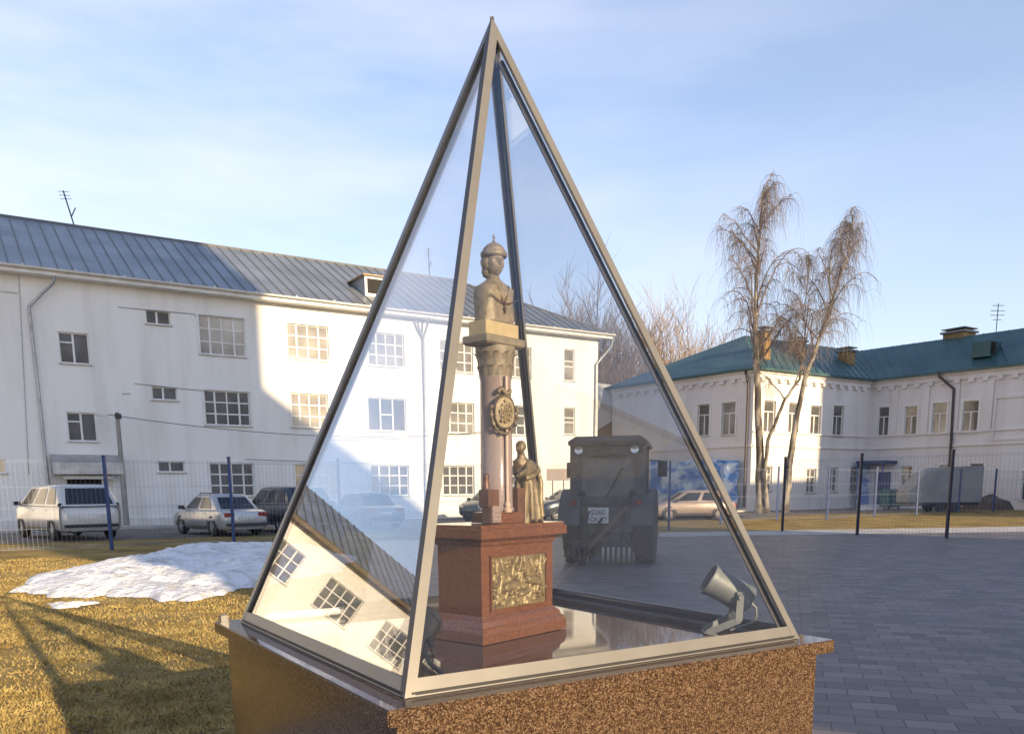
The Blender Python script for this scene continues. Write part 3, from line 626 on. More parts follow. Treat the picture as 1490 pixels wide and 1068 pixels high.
# pale lean-to between the two buildings
SH = thing('lean_to', 'narrow pale clad lean-to with brown boards between the two white buildings', 'shed', at_depth(889, 745, 64.0) * 1)
SH.location.z = 0
bm = BM(); loft(bm, [[(-1.4, 0, 5.6), (0.8, 0, 6.9), (0.8, 0, 8.9), (-1.4, 0, 9.2)], [(-1.4, 3, 5.6), (0.8, 3, 6.9), (0.8, 3, 8.9), (-1.4, 3, 9.2)]]); obj('cladding', bm, M_['palepanel'], SH)
bm = BM(); loft(bm, [[(-1.4, .1, 0), (0.8, .1, 0), (0.8, .1, 6.88), (-1.4, .1, 5.58)], [(-1.4, 2.9, 0), (0.8, 2.9, 0), (0.8, 2.9, 6.88), (-1.4, 2.9, 5.58)]]); obj('board_wall', bm, M_['wood'], SH)
bm = BM(); loft(bm, [[(0.81, -.1, 6.7), (1.7, -.1, 7.3), (0.81, -.1, 8.0)], [(0.81, 2, 6.7), (1.7, 2, 7.3), (0.81, 2, 8.0)]]); obj('awning', bm, M_['trim'], SH)

# unseen buildings added beyond the right edge, shaped to throw the long shadows
sh = Vector((math.sin(SUN_AZ), math.cos(SUN_AZ), 0)); ph = Vector((-sh.y, sh.x, 0))
def bulk(name, label, prof, q0, q1):
    t_ = thing(name, label, 'building', ph * prof[0][0] + sh * q0); o0 = t_.location.copy()
    bm = BM(); loft(bm, [[ph * p + sh * q + Vector((0, 0, z)) - o0 for p, z in prof] for q in (q0, q1)]); obj('wall', bm, M_['plaster2'], t_)
    bm = BM(); top = prof[1:-1]
    for (pa, za), (pb, zb) in zip(top[:-1], top[1:]):
        if abs(pa - pb) < 0.05: continue
        loft(bm, [[ph * p + sh * q + Vector((0, 0, z + dz)) - o0 for p, z, dz in ((pa, za, .01), (pb, zb, .01), (pb, zb, .2), (pa, za, .2))] for q in (q0 - .2, q1 + .2)])
    obj('roof', bm, M_['roof'], t_); return t_
bulk('unseen_tall_block', 'unseen tall pale building with lower sloping wing, shaped to cast the long shadow', [(4.75, 0), (4.75, 33), (17.9, 33), (17.9, 21.1), (26.3, 14.7), (26.3, 0)], 17.0, 30.0)
bulk('unseen_stepped_block', 'unseen pale building with stepped roof, added to shade the green roofed building', [(45.0, 0), (45.0, 13.7), (52.6, 13.7), (52.6, 26), (66, 26), (66, 0)], 15.0, 27.0)
# ------------------------------------------------------------------ granite plinth and glass pyramid
PC = Vector((-0.0736, 3.304, 0.952)); PYAW = 0.5726; HX, HY, PH = 0.8, 0.8168, 2.1974
PL = thing('granite_plinth', 'brown speckled granite plinth with projecting slab under the glass pyramid', 'plinth', (PC.x, PC.y, 0), PYAW)
bm = BM(); box2(bm, (-HX - .045, -HY - .045, 0), (HX + .045, HY + .045, 0.900)); obj('body', bm, M_['granite'], PL, False, 0.004)
bm = BM(); o_ = 0.088
for i, f in enumerate(box2(bm, (-HX - o_, -HY - o_, 0.903), (HX + o_, HY + o_, 0.950)).faces): pass
bm.faces.ensure_lookup_table()
bmesh.ops.bevel(bm, geom=list(bm.edges), offset=0.004, segments=2, affect='EDGES')
for f in bm.faces:
    f.material_index = 1 if f.calc_center_median().z > 0.9475 else 0
obj('slab', bm, [M_['granite'], M_['gr_dark']], PL)

PY = thing('glass_pyramid', 'clear glass pyramid with beige metal edges standing on the granite plinth', 'glass pyramid', PC, PYAW)
apex = Vector((0, 0, PH)); cs = [Vector((-HX, -HY, 0)), Vector((HX, -HY, 0)), Vector((HX, HY, 0)), Vector((-HX, HY, 0))]  # front, right, back, left
W1, W0, TH = 0.030, 0.050, 0.010
legs = {i: BM() for i in range(4)}
for i in range(4):
    P, Q = cs[i], cs[(i + 1) % 4]; n = (Q - P).cross(apex - P).normalized()
    if n.dot((P + Q) / 2 - Vector((0, 0, 0.4))) < 0: n = -n
    ex = (Q - P).normalized(); ey = n.cross(ex)
    if ey.z < 0: ey = -ey
    hl = (Q - P).length / 2; H = (apex - (P + Q) / 2).length; O = (P + Q) / 2
    def pt(x, y, d=0.0): return O + ex * x + ey * y - n * d
    sl = math.hypot(hl, H); dx = W1 * sl / H     # horizontal width of the edge leg
    def xe(y, ins=0.0): return hl * (1 - y / H) - ins
    def plate(bm, poly, d0, d1):
        loft(bm, [[pt(*p, d0) for p in poly], [pt(*p, d1) for p in poly]])
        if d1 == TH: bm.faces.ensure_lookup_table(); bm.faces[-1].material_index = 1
    b = BM(); plate(b, [(-xe(0, dx), 0), (xe(0, dx), 0), (xe(W0, dx), W0), (-xe(W0, dx), W0)], 0.001, TH)
    plate(b, [(-xe(0, dx), 0.002), (xe(0, dx), 0.002), (xe(W0, dx), 0.012), (-xe(W0, dx), 0.012)], TH, TH + 0.03)
    obj('base_bar', b, [M_['alu'], M_['alu_dark']], PY)
    yt = H * (1 - dx / hl)
    def web(bm, s):
        y0_, y1_ = 0.03, H * (1 - (dx + .02) / hl); ring = []
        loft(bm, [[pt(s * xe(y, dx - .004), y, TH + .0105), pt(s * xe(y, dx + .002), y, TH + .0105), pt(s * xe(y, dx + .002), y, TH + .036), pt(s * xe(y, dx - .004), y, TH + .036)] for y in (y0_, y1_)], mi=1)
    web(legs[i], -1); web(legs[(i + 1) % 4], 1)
    plate(legs[i], [(-xe(0), 0), (-xe(0, dx), 0), (0, yt), (0, H)], 0.0, TH)
    plate(legs[(i + 1) % 4], [(xe(0), 0), (0, H), (0, yt), (xe(0, dx), 0)], 0.0, TH)
    if i == 3: legs[0].faces.ensure_lookup_table(); [setattr(f, 'material_index', 1) for f in legs[0].faces[-6:]]  # outer left-face leg of the front edge, coloured darker than the other legs
    g = BM(); m_ = 0.012; y0 = W0 - m_; ins = dx - m_ * 0.6; plate(g, [(-xe(y0, ins), y0), (xe(y0, ins), y0), (0, H * (1 - ins / hl))], TH + 0.002, TH + 0.010)
    obj('glass_pane', g, M_['pglass'], PY)
for i in range(4): obj('edge_bar', legs[i], [M_['alu'], M_['alu_dark']], PY)
bm = BM()
for a, b in ((0, 1), (1, 2), (2, 3), (3, 0)):
    P, Q = cs[a] * 0.985, cs[b] * 0.985; d = (Q - P).normalized(); s = Vector((-d.y, d.x, 0)) * 0.01
    loft(bm, [[P - s + d * .011 + Vector((0, 0, -.002)), P + s + d * .011 + Vector((0, 0, -.002)), P + s + d * .011 + Vector((0, 0, .012)), P - s + d * .011 + Vector((0, 0, .012))], [Q - s - d * .011 + Vector((0, 0, -.002)), Q + s - d * .011 + Vector((0, 0, -.002)), Q + s - d * .011 + Vector((0, 0, .012)), Q - s - d * .011 + Vector((0, 0, .012))]])
obj('gasket', bm, M_['plastic'], PY)
bm = BM(); box(bm, (0, 0, 0.004), (0.03, 0.03, 0.03)); box(bm, (0, -.003, -.011), (.04, .04, .006)); o = obj('corner_clip', bm, M_['alu'], PY); o.location = (-HX - 0.062, HY + 0.02, 0.012)

# ------------------------------------------------------------------ miniature monument inside
MO = thing('miniature_monument', 'miniature monument with crowned bust on a granite column above a red granite pedestal', 'monument model', (-0.078, 3.23, 0.9525), R(49.7))
def rr(x, y, z, r=0.0, n=1):
    if r <= 0: return [Vector((-x, -y, z)), Vector((x, -y, z)), Vector((x, y, z)), Vector((-x, y, z))]
    out = []
    for cx_, cy_, a0 in ((x - r, -y + r, -90), (x - r, y - r, 0), (-x + r, y - r, 90), (-x + r, -y + r, 180)):
        for k in range(n + 1):
            a = R(a0 + 90 * k / n); out.append(Vector((cx_ + r * math.cos(a), cy_ + r * math.sin(a), z)))
    return out
ZT = 0.423
bm = BM()
loft(bm, [rr(.247, .150, 0), rr(.247, .150, .036), rr(.244, .147, .040), rr(.241, .144, .052), rr(.232, .135, .058), rr(.226, .129, .076), rr(.215, .118, .086), rr(.207, .110, .094), rr(.207, .110, .345), rr(.213, .116, .352), rr(.216, .119, .362), rr(.232, .135, .372), rr(.247, .150, .377), rr(.247, .150, .408), rr(.240, .143, .411), rr(.240, .143, ZT)])
ped = obj('pedestal', bm, M_['gr_red'], MO)
# sunk bronze relief: crowd of riders and men as a height field
rl = random.Random(11); caps = []
def man(x, z, s, lean):
    caps.append((x, z, x + lean * s * .35, z + .42 * s, .10 * s)); caps.append((x + lean * s * .38, z + .50 * s, x + lean * s * .42, z + .56 * s, .085 * s))
    caps.append((x, z, x - .12 * s, z - .40 * s, .055 * s)); caps.append((x, z, x + .14 * s, z - .38 * s, .055 * s)); caps.append((x + lean * .3 * s, z + .34 * s, x + lean * .3 * s + rl.uniform(-.3, .3) * s, z + rl.uniform(.05, .5) * s, .045 * s))
def horse(x, z, s, d):
    caps.append((x - .3 * s * d, z, x + .25 * s * d, z + .1 * s, .16 * s)); caps.append((x + .25 * s * d, z + .1 * s, x + .5 * s * d, z + .45 * s, .09 * s)); caps.append((x + .5 * s * d, z + .45 * s, x + .68 * s * d, z + .32 * s, .06 * s))
    for q in (-.32, -.2, .2, .34): caps.append((x + q * s * d, z - .05 * s, x + (q + rl.uniform(-.15, .2)) * s * d, z - .5 * s, .04 * s))
horse(-.055, .075, .105, 1); horse(.07, .085, .10, -1); horse(.02, .045, .085, 1); man(-.05, .118, .08, .3); man(.075, .125, .08, -.4)
for x, z, s, l in ((-.125, .06, .11, .3), (-.10, .14, .075, -.3), (-.01, .135, .085, .5), (.03, .14, .075, -.2), (.115, .14, .075, .2), (.13, .07, .11, -.3), (.095, .045, .08, .4), (-.085, .035, .07, .6), (-.135, .135, .07, .1), (-.03, .03, .06, -.8), (.05, .025, .06, .9), (.0, .09, .07, .4)): man(x, z, s, l)
for k in range(26): 
    x, z, a = rl.uniform(-.15, .15), rl.uniform(.01, .18), rl.uniform(0, 3.14); l = rl.uniform(.012, .045); caps.append((x, z, x + l * math.cos(a), z + l * math.sin(a), rl.uniform(.004, .010)))
bm = BM(); NX, NZ = 110, 68; RW, RH0, RH1 = .157, .115, .305; gv = []
for j in range(NZ + 1):
    row = []
    for i in range(NX + 1):
        x = -RW + 2 * RW * i / NX; z = (RH1 - RH0) * j / NZ; h = 0.0
        for ax, az, bx, bz, r in caps:
            dx, dz = bx - ax, bz - az; L2 = dx * dx + dz * dz + 1e-9; t_ = max(0, min(1, ((x - ax) * dx + (z - az) * dz) / L2)); d2 = (x - ax - t_ * dx) ** 2 + (z - az - t_ * dz) ** 2
            if d2 < r * r: h = max(h, min(math.sqrt(r * r - d2) * 1.7, .022))
        edge = min(i, NX - i, j, NZ - j)
        if edge == 0: h = 0
        row.append(bm.verts.new((x, -.1105 - h - .0008 * fbm((x * 120, z * 120, 0), 2) - .001, RH0 + z)))
    gv.append(row)
for j in range(NZ):
    for i in range(NX): bm.faces.new((gv[j][i], gv[j][i + 1], gv[j + 1][i + 1], gv[j + 1][i]))
rel = obj('bronze_relief', bm, M_['bronze2'], MO, 50)
bm = BM()
for a, b in (((-RW - .008, RH1), (RW + .008, RH1 + .008)), ((-RW - .008, RH0 - .008), (RW + .008, RH0)), ((-RW - .008, RH0), (-RW, RH1)), ((RW, RH0), (RW + .008, RH1))): box2(bm, (a[0], -.119, a[1]), (b[0], -.1105, b[1]))
obj('relief_frame', bm, M_['gr_red'], MO)
# column
CX = 0.006
bm = BM(); loft(bm, [rr(.070, .070, ZT + .001), rr(.070, .070, ZT + .018), rr(.066, .066, ZT + .020), rr(.066, .066, ZT + .040)]); o = obj('column_base', bm, M_['gr_red'], MO); o.location.x = CX
bm = BM(); lathe(bm, [(.064, ZT + .041), (.068, ZT + .048), (.064, ZT + .056), (.0605, ZT + .062), (.0600, .70), (.0575, .945), (.060, .950), (.060, .956)], (CX, 0, 0), 40); obj('column', bm, M_['gr_grey'], MO, 50)
bm = BM(); lathe(bm, [(.0575, .957), (.060, .975), (.062, .99), (.062, 1.0), (.066, 1.02), (.074, 1.045), (.074, 1.062)], (CX, 0, 0), 32)
cap_ = obj('capital', bm, M_['stone'], MO, 50)
bm = BM()
for k in range(12):
    a = 2 * math.pi * k / 12; d = Vector((math.cos(a), math.sin(a), 0)); c = Vector((CX, 0, 0))
    for z, r0, r1, h in ((.955, .058, .072, .05), (.995, .061, .083, .058)):
        a2 = a + (0.26 if z > .97 else 0); d = Vector((math.cos(a2), math.sin(a2), 0)); s = Vector((-d.y, d.x, 0))
        ps = [c + d * (r0 + (r1 - r0) * t_ ** 2.2) + Vector((0, 0, z + h * t_ - (.012 * max(0, t_ - .75) * 4))) for t_ in (0, .35, .65, .85, 1.0)]
        ws = (.010, .013, .012, .009, .002)
        loft(bm, [[p - s * w, p - d * .004, p + s * w, p + d * .004] for p, w in zip(ps, ws)])
obj('acanthus_leaves', bm, M_['stone'], cap_, 60)
bm = BM(); loft(bm, [rr(.098, .052, 1.063), rr(.106, .060, 1.070), rr(.106, .060, 1.092), rr(.100, .054, 1.096)]); obj('abacus', bm, M_['stone'], MO)
bm = BM(); box2(bm, (-.090, -.043, 1.0965), (.090, .043, 1.146)); obj('bust_block', bm, M_['sand'], MO, False, .003)
# staff and shield on the front of the column
ca_ = R(-24); dC = Vector((math.sin(ca_) , -math.cos(ca_), 0)); sC = Vector((math.cos(ca_), math.sin(ca_), 0)); cC = Vector((CX, 0, 0))
bm = BM(); pr = cC + dC * .067 + sC * .012
tube(bm, [pr + Vector((0, 0, ZT + .075)), pr + Vector((0, 0, .955))], .0062, 10); lathe(bm, [(.016, ZT + .041), (.018, ZT + .052), (.010, ZT + .060), (.013, ZT + .068), (.007, ZT + .080)], pr, 12); obj('staff', bm, M_['staff'], MO, 50)
bm = BM(); zc = .826; cc = cC + dC * .066
def shp(a): 
    return (.044 * (abs(math.cos(a)) ** .8) * (1 if math.cos(a) > 0 else -1), .062 * (abs(math.sin(a)) ** .9) * (1 if math.sin(a) > 0 else -1))
rings = []
for f, h in ((1, 0), (1.0, .010), (.93, .016), (.86, .013), (.80, .012), (.5, .019), (.2, .022)):
    rings.append([cc + sC * (shp(2 * math.pi * k / 40)[0] * f) + Vector((0, 0, zc + shp(2 * math.pi * k / 40)[1] * f)) + dC * h for k in range(40)])
loft(bm, rings); shd = obj('shield', bm, M_['bronze'], MO, 60)
bm = BM(); wp = []
for k in range(33):
    a = R(-200 + 220 * k / 32) ; wp.append(cc + sC * (.052 * math.cos(a)) + Vector((0, 0, zc - .002 + .074 * math.sin(a))) + dC * (.008 + .003 * math.sin(k * 2.4)))
tube(bm, wp, [.006 + .0035 * math.sin(k * 1.9) for k in range(33)], 7)
for k in range(9): ellipsoid(bm, cc + sC * (-.022 + .0055 * k) + Vector((0, 0, zc + .074 + .008 * math.sin(k * .8))) + dC * .01, (.008, .008, .010), 8, 6)
obj('wreath', bm, M_['bronze'], shd, 60)
bm = BM()
for k in range(22):
    a = k * 2.4; r_ = .006 + .028 * (k / 22); ellipsoid(bm, cc + sC * (r_ * math.cos(a) * .8) + Vector((0, 0, zc + r_ * math.sin(a) * 1.3)) + dC * .020, (.005, .005, .007), 8, 6)
obj('crest', bm, M_['bronze2'], shd, 60)
# trophy stack left of the column
tp = MO
bm = BM(); box2(bm, (-.112, -.075, ZT + .001), (-.058, -.030, ZT + .060)); box2(bm, (-.118, -.070, ZT + .061), (-.060, -.020, ZT + .125)); obj('bronze_block', bm, M_['patina'], MO, False, .003)
bm = BM(); lathe(bm, [(.014, ZT + .126), (.015, ZT + .14), (.010, ZT + .15), (.012, ZT + .165), (.012, ZT + .178), (.004, ZT + .182)], (-.104, -.045, 0), 12); obj('bronze_post', bm, M_['patina'], MO, 50)
bm = BM(); box2(bm, (-.110, -.082, ZT + .006), (-.064, -.0765, ZT + .066))
for k in range(12):
    ellipsoid(bm, (-.103 + .008 * (k % 4) + .004 * (k // 4), -.083, ZT + .016 + .014 * (k // 4)), (.005, .003, .005), 8, 6)
obj('carved_plaque', bm, M_['gr_grey'], MO, 60)
# bust: robed shoulders cut square below, neck, head with face, hair and crown
bm = BM()
prof = [(.086, .040, 1.147), (.086, .041, 1.18), (.088, .043, 1.22), (.088, .044, 1.245), (.082, .043, 1.262), (.060, .038, 1.277), (.036, .031, 1.290), (.022, .024, 1.300), (.0195, .0215, 1.312), (.019, .021, 1.330)]
rings = []
for k, (x, y, z) in enumerate(prof):
    ring = []
    for i in range(40):
        a = 2 * math.pi * i / 40; c, s = math.cos(a), math.sin(a); e = 0.45 if k < 5 else 0.45 + .55 * (k - 4) / 5
        px, py = x * abs(c) ** e * (1 if c > 0 else -1), y * abs(s) ** e * (1 if s > 0 else -1)
        if s < -.2 and k < 6: py -= .006 * math.cos(px / x * 1.6) + .0065 * fbm((px * 70, z * 55, 3), 4) + .004 * math.sin(px * 150 + 9 * math.sin(z * 60))
        else: py += .002 * fbm((px * 50, z * 50, 8), 3)
        ring.append(Vector((px * (.88 if k < 7 else 1), py, z + (.006 * abs(c) if k == 4 else 0))))
    rings.append(ring)
loft(bm, rings)
fy = Vector((0, -1, 0))
def face(p, d):
    # d: unit direction, the face looks towards -y
    q = Vector(p)
    if d.y < 0:
        f = -d.y
        q.y -= .0125 * math.exp(-((d.x / .13) ** 2 + ((d.z + .10) / .20) ** 2))                    # nose
        q.y -= .006 * math.exp(-((d.x / .40) ** 2 + ((d.z - .22) / .10) ** 2))                    # brow
        for sx_ in (-.36, .36): q.y += .0115 * math.exp(-(((d.x - sx_) / .17) ** 2 + ((d.z - .04) / .12) ** 2))   # eye sockets
        for sx_ in (-.36, .36): q.y -= .0048 * math.exp(-(((d.x - sx_) / .09) ** 2 + ((d.z - .03) / .07) ** 2))
        q.y -= .0045 * math.exp(-((d.x / .24) ** 2 + ((d.z + .45) / .055) ** 2)); q.y -= .0045 * math.exp(-((d.x / .22) ** 2 + ((d.z + .58) / .05) ** 2))  # lips
        q.y += .005 * math.exp(-((d.x / .26) ** 2 + ((d.z + .515) / .03) ** 2))
        q.y -= .006 * math.exp(-((d.x / .28) ** 2 + ((d.z + .85) / .16) ** 2))                    # chin
    if d.z < 0: q.x *= 1 + .30 * d.z * abs(d.z)
    return q
HC = Vector((0, -.004, 1.354))
rot_h = Matrix.Rotation(R(-18), 3, 'Z')
ellipsoid(bm, HC, (.0350, .0415, .050), 48, 36, face, rot_h)
for sx_ in (-1, 1): ellipsoid(bm, HC + rot_h @ Vector((sx_ * .0365, .004, -.001)), (.005, .009, .013), 12, 8)
bu = obj('bust', bm, M_['stone'], MO, 60)
bm = BM(); ellipsoid(bm, HC + Vector((.004, .014, .004)), (.044, .038, .046), 28, 18, lambda p, d: Vector((p.x, max(p.y, -.016), p.z)) * (1 + .07 * fbm((d.x * 5, d.y * 5, d.z * 7), 3)))
ellipsoid(bm, HC + Vector((0, .024, -.028)), (.034, .024, .022), 20, 12, lambda p, d: p * (1 + .12 * fbm((d.x * 6, d.y * 6, d.z * 6 + 4), 3)))
obj('hair', bm, M_['stone'], bu, 60)
bm = BM(); lathe(bm, [(.038, .018), (.0465, .020), (.049, .028), (.0475, .036), (.041, .039)], HC, 32); lathe(bm, [(.041, .037), (.041, .044), (.036, .052), (.028, .060), (.016, .067), (.006, .072), (.004, .077)], HC, 32)
tube(bm, [HC + Vector((0, 0, .072)), HC + Vector((0, 0, .098))], .0022, 8); tube(bm, [HC + Vector((-.008, 0, .088)), HC + Vector((.008, 0, .088))], .0022, 8); ellipsoid(bm, HC + Vector((0, 0, .077)), (.005, .005, .005), 10, 8)
obj('crown', bm, M_['stone'], bu, 60)
bm = BM(); ch = []
for k in range(15):
    t_ = k / 14; x = -.036 + .072 * t_; s_ = 1 - abs(2 * t_ - 1); ch.append(Vector((x, -.043 - .010 * s_ ** .5, 1.276 - .074 * s_ ** 1.1)))
tube(bm, ch, .0028, 8); box(bm, (0, -.0555, 1.188), (.006, .004, .026)); box(bm, (0, -.0555, 1.192), (.016, .004, .006)); tube(bm, [Vector((-.075, -.050, 1.232)), Vector((-.03, -.0545, 1.214)), Vector((0, -.056, 1.21))], .0022, 6); tube(bm, [Vector((.075, -.050, 1.232)), Vector((.03, -.0545, 1.214)), Vector((0, -.056, 1.21))], .0022, 6)
obj('neck_chain', bm, M_['patina'], bu, 60)
# robed attendant figure right of the column
FO = Vector((.158, -.028, ZT)); rf = random.Random(5)
def fig(p): return FO + Vector((p[0] * 1.28, p[1] * 1.15, p[2]))
bm = BM(); rings = []
spec = [(.048, .042, .000, 0, 0), (.047, .041, .010, 0, 0), (.042, .038, .05, 0, 0), (.038, .036, .10, -.002, 0), (.036, .034, .145, -.006, 0), (.033, .031, .165, -.010, 0), (.034, .031, .19, -.017, -.002), (.037, .030, .215, -.025, -.004), (.034, .026, .232, -.031, -.005), (.016, .017, .243, -.037, -.007), (.012, .013, .252, -.041, -.009), (.012, .013, .262, -.044, -.010)]
for k, (rx, ry, z, ox, oy) in enumerate(spec):
    ring = []
    for i in range(48):
        a = 2 * math.pi * i / 48; fo = (1 + .13 * math.sin(a * 9 + .4 * math.sin(k)) + .06 * math.sin(a * 17)) if k < 5 else (1 + .05 * math.sin(a * 7 + k))
        if k > 8: fo = 1
        ring.append(fig((ox + rx * fo * math.cos(a), oy + ry * fo * math.sin(a), z)))
    rings.append(ring)
loft(bm, rings)
ellipsoid(bm, fig((-.050, -.014, .280)), (.0165, .019, .023), 24, 18, lambda p, d: Vector((p.x - (.006 * math.exp(-((d.y / .16) ** 2 + ((d.z + .08) / .22) ** 2)) if d.x < 0 else 0), p.y, p.z)))
tube(bm, [fig((-.030, -.026, .228)), fig((-.052, -.040, .195)), fig((-.080, -.036, .178))], [.012, .010, .007], 10)
tube(bm, [fig((-.004, .018, .228)), fig((.030, .020, .190)), fig((.024, .000, .160))], [.012, .011, .007], 10)
for q in ((-.084, -.036), (.022, -.004)):
    b_ = fig((q[0], q[1], .176 if q[0] < 0 else .156)); ellipsoid(bm, b_, (.007, .006, .005), 10, 8)
    for k in range(4): tube(bm, [b_ + Vector((-.004, -.004 + .0027 * k, 0)), b_ + Vector((-.0125 + .001 * abs(k - 1.5), -.004 + .0027 * k, -.003))], [.0017, .0012], 5)
    tube(bm, [b_ + Vector((.002, -.005, .001)), b_ + Vector((-.004, -.009, -.003))], [.0018, .0013], 5)
for s_ in (-.014, .014): ellipsoid(bm, fig((s_ - .006, -.046, .005)), (.009, .018, .006), 10, 8)
at_ = obj('robed_figure', bm, M_['bronze'], MO, 60)
bm = BM(); ellipsoid(bm, fig((-.0455, -.012, .287)), (.0195, .021, .021), 18, 12, lambda p, d: p * (1 + .08 * fbm((d.x * 5, d.y * 5, d.z * 5), 3))); obj('hair', bm, M_['bronze'], at_, 60)
bm = BM(); tube(bm, [fig((-.050, -.034, .166)), fig((-.02, -.040, .176)), fig((.012, -.036, .196)), fig((.020, -.020, .214)), fig((.004, .012, .226))], [.010, .012, .010, .009, .006], 10)
tube(bm, [fig((.030, -.018, .20)), fig((.040, -.020, .15)), fig((.036, -.022, .08)), fig((.040, -.024, .02))], [.007, .009, .010, .013], 8); obj('sash', bm, M_['bronze2'], at_, 60)
bm = BM(); ellipsoid(bm, fig((-.016, -.002, .196)), (.058, .042, .046), 24, 14, lambda p, d: p * (1 + .10 * math.sin(d.x * 9 + d.z * 4) * .5 + .06 * fbm((d.x * 4, d.y * 4, d.z * 4), 3))); obj('cape', bm, M_['bronze'], at_, 60)
bm = BM(); box2(bm, (.158 - .098, -.060, ZT + .001), (.158 - .055, -.010, ZT + .130)); obj('lectern_block', bm, M_['patina'], MO, False, .003)

# ------------------------------------------------------------------ floodlights and loose bits on the granite inside the pyramid
def floodlight(label, pos, aim, foot, bmat='lamp'):
    t_ = thing('floodlight', label, 'floodlight', pos, 0, 'floodlights inside the glass pyramid')
    d = (Vector(aim) - Vector(pos)).normalized(); rm = d.to_track_quat('X', 'Z').to_matrix()
    b = BM(); lathe(b, [(.020, -.100), (.050, -.098), (.058, -.092), (.059, -.060), (.057, -.058), (.0575, -.010), (.0585, .060), (.0625, .062), (.0635, .082), (.062, .084), (.057, .084), (.056, .070)], (0, 0, 0), 40, 'X')
    for v in b.verts: v.co = rm @ v.co
    obj('body', b, M_[bmat], t_, 35)
    b = BM(); lathe(b, [(.0555, .071), (.030, .0725), (.003, .073)], (0, 0, 0), 32, 'X')
    for v in b.verts: v.co = rm @ v.co
    obj('lens', b, M_['lens'], t_, True)
    b = BM(); f = Vector(foot) - Vector(pos); side = rm @ Vector((0, 1, 0)); side.z = 0; side.normalize(); pv = rm @ Vector((-.045, 0, 0)); fl = Vector((d.x, d.y, 0)).normalized()
    dn = Vector((0, 0, 1))
    for s in (-1, 1):
        a = pv + side * s * .066; m1 = Vector((a.x, a.y, f.z + .055)) + fl * .004; z1 = Vector((0, 0, 0)); e = Vector((f.x, f.y, f.z + .004)) + side * s * .036 + fl * .05
        w = .013
        for p0, p1 in ((a + Vector((0, 0, .016)), m1), (m1, e)):
            ax = (p1 - p0).normalized(); wv = fl if abs(ax.z) > .7 else Vector((0, 0, 1)); wv = (wv - ax * wv.dot(ax)).normalized() * w; tv = ax.cross(wv).normalized() * .002
            loft(b, [[p + wv + tv, p - wv + tv, p - wv - tv, p + wv - tv] for p in (p0 - ax * .004, p1 + ax * .004)])
        k_ = pv + side * s * .072; tube(b, [k_ - side * .006, k_ + side * .006], .010, 12)
    c_ = Vector((f.x, f.y, f.z + .003)) + fl * .05; box(b, c_, (.03, .085, .004), Matrix.Rotation(math.atan2(fl.y, fl.x), 3, 'Z'))
    obj('bracket', b, M_[bmat], t_)
    b = BM(); e0 = rm @ Vector((-.100, 0, 0)); g = rm @ Vector((-1, 0, 0))
    tube(b, [e0, e0 + g * .012], .012, 10); tube(b, [e0 + g * .010, e0 + g * .030 + Vector((0, 0, -.006)), e0 + g * .034 + Vector((0, 0, -.04)), e0 + g * .010 + Vector((0, 0, -.075)), Vector((e0.x * .6, e0.y * .6, f.z + .02)), Vector((e0.x * .2, e0.y * .2, f.z + .006))], .005, 8)
    obj('lead', b, M_['lamp'], t_, True); return t_
floodlight('grey cylindrical floodlight on a bent bracket right of the monument pedestal', (.805, 3.20, 1.118), (-.05, 3.24, 1.62), (.78, 3.19, .953))
floodlight('dark floodlight seen from behind beside the front edge of the pyramid', (-.335, 2.74, 1.030), (-.20, 3.2, 1.30), (-.335, 2.74, .953), 'lampdark')
bm = BM(); tube(bm, [(-.29, 2.62, 1.02), (-.285, 2.55, 1.00), (-.265, 2.50, .98), (-.238, 2.48, .962), (-.225, 2.46, .957), (-.222, 2.40, .957)], .0075, 10)
tag(obj('lamp_cable', bm, M_['cable'], None, True), 'thick black cable dropping to the granite inside the front pyramid corner', 'cable')
tl = thing('white_tube', 'white tube added in place of a bright reflected bar inside the left pyramid corner', 'white tube', (-.93, 3.635, .953))  # plain white tube added to stand for a bright bar mirrored in the pane
a_, b_ = Vector((-.14, -.075, .019)), Vector((.135, .085, .019)); bm = BM(); tube(bm, [a_, b_], .0165, 16); obj('tube', bm, M_['tube'], tl, 50)
bm = BM(); dd = (b_ - a_).normalized(); tube(bm, [a_ - dd * .02, a_ + dd * .004], .0178, 16); tube(bm, [b_ - dd * .004, b_ + dd * .02], .0178, 16); obj('end_cap', bm, M_['alu'], tl, 50)
# ------------------------------------------------------------------ vehicles
def wheel(parent, x, y, r, w, rimr=0.62, lug=0, tm='tyre'):
    s = 1 if y > 0 else -1
    bm = BM(); lathe(bm, [(r * .62, -w / 2), (r * .93, -w / 2), (r, -w * .36), (r, w * .36), (r * .93, w / 2), (r * .62, w / 2), (r * .60, w * .3), (r * .60, -w * .3)], (0, 0, 0), 28, 'Y')
    if lug:
        for k in range(lug):
            a = 2 * math.pi * k / lug
            for sd in (-1, 1):
                a2 = a + (math.pi / lug if sd > 0 else 0); m_ = Matrix.Rotation(-a2, 3, 'Y'); box(bm, m_ @ Vector((0, sd * w * .24, r + .012)), (.05, w * .5, .05), m_ @ Matrix.Rotation(sd * .5, 3, 'Z'))
    o = obj('wheel', bm, M_[tm], parent, 40); o.location = (x, y, r)
    bm = BM(); q = w * .5 - .015
    lathe(bm, [(r * .60, s * (q - .05)), (r * .60, s * q), (r * .54, s * q), (r * .48, s * (q - .05)), (.07, s * (q - .035)), (.06, s * (q - .01)), (.005, s * (q - .01))], (0, 0, 0), 24, 'Y')
    for k in range(5):
        a = 2 * math.pi * k / 5; box(bm, (math.cos(a) * r * .3, s * (q - .03), math.sin(a) * r * .3), (r * .5, .025, r * .13), Matrix.Rotation(-a, 3, 'Y'))
    obj('rim', bm, M_['rim'], o, 40); return o
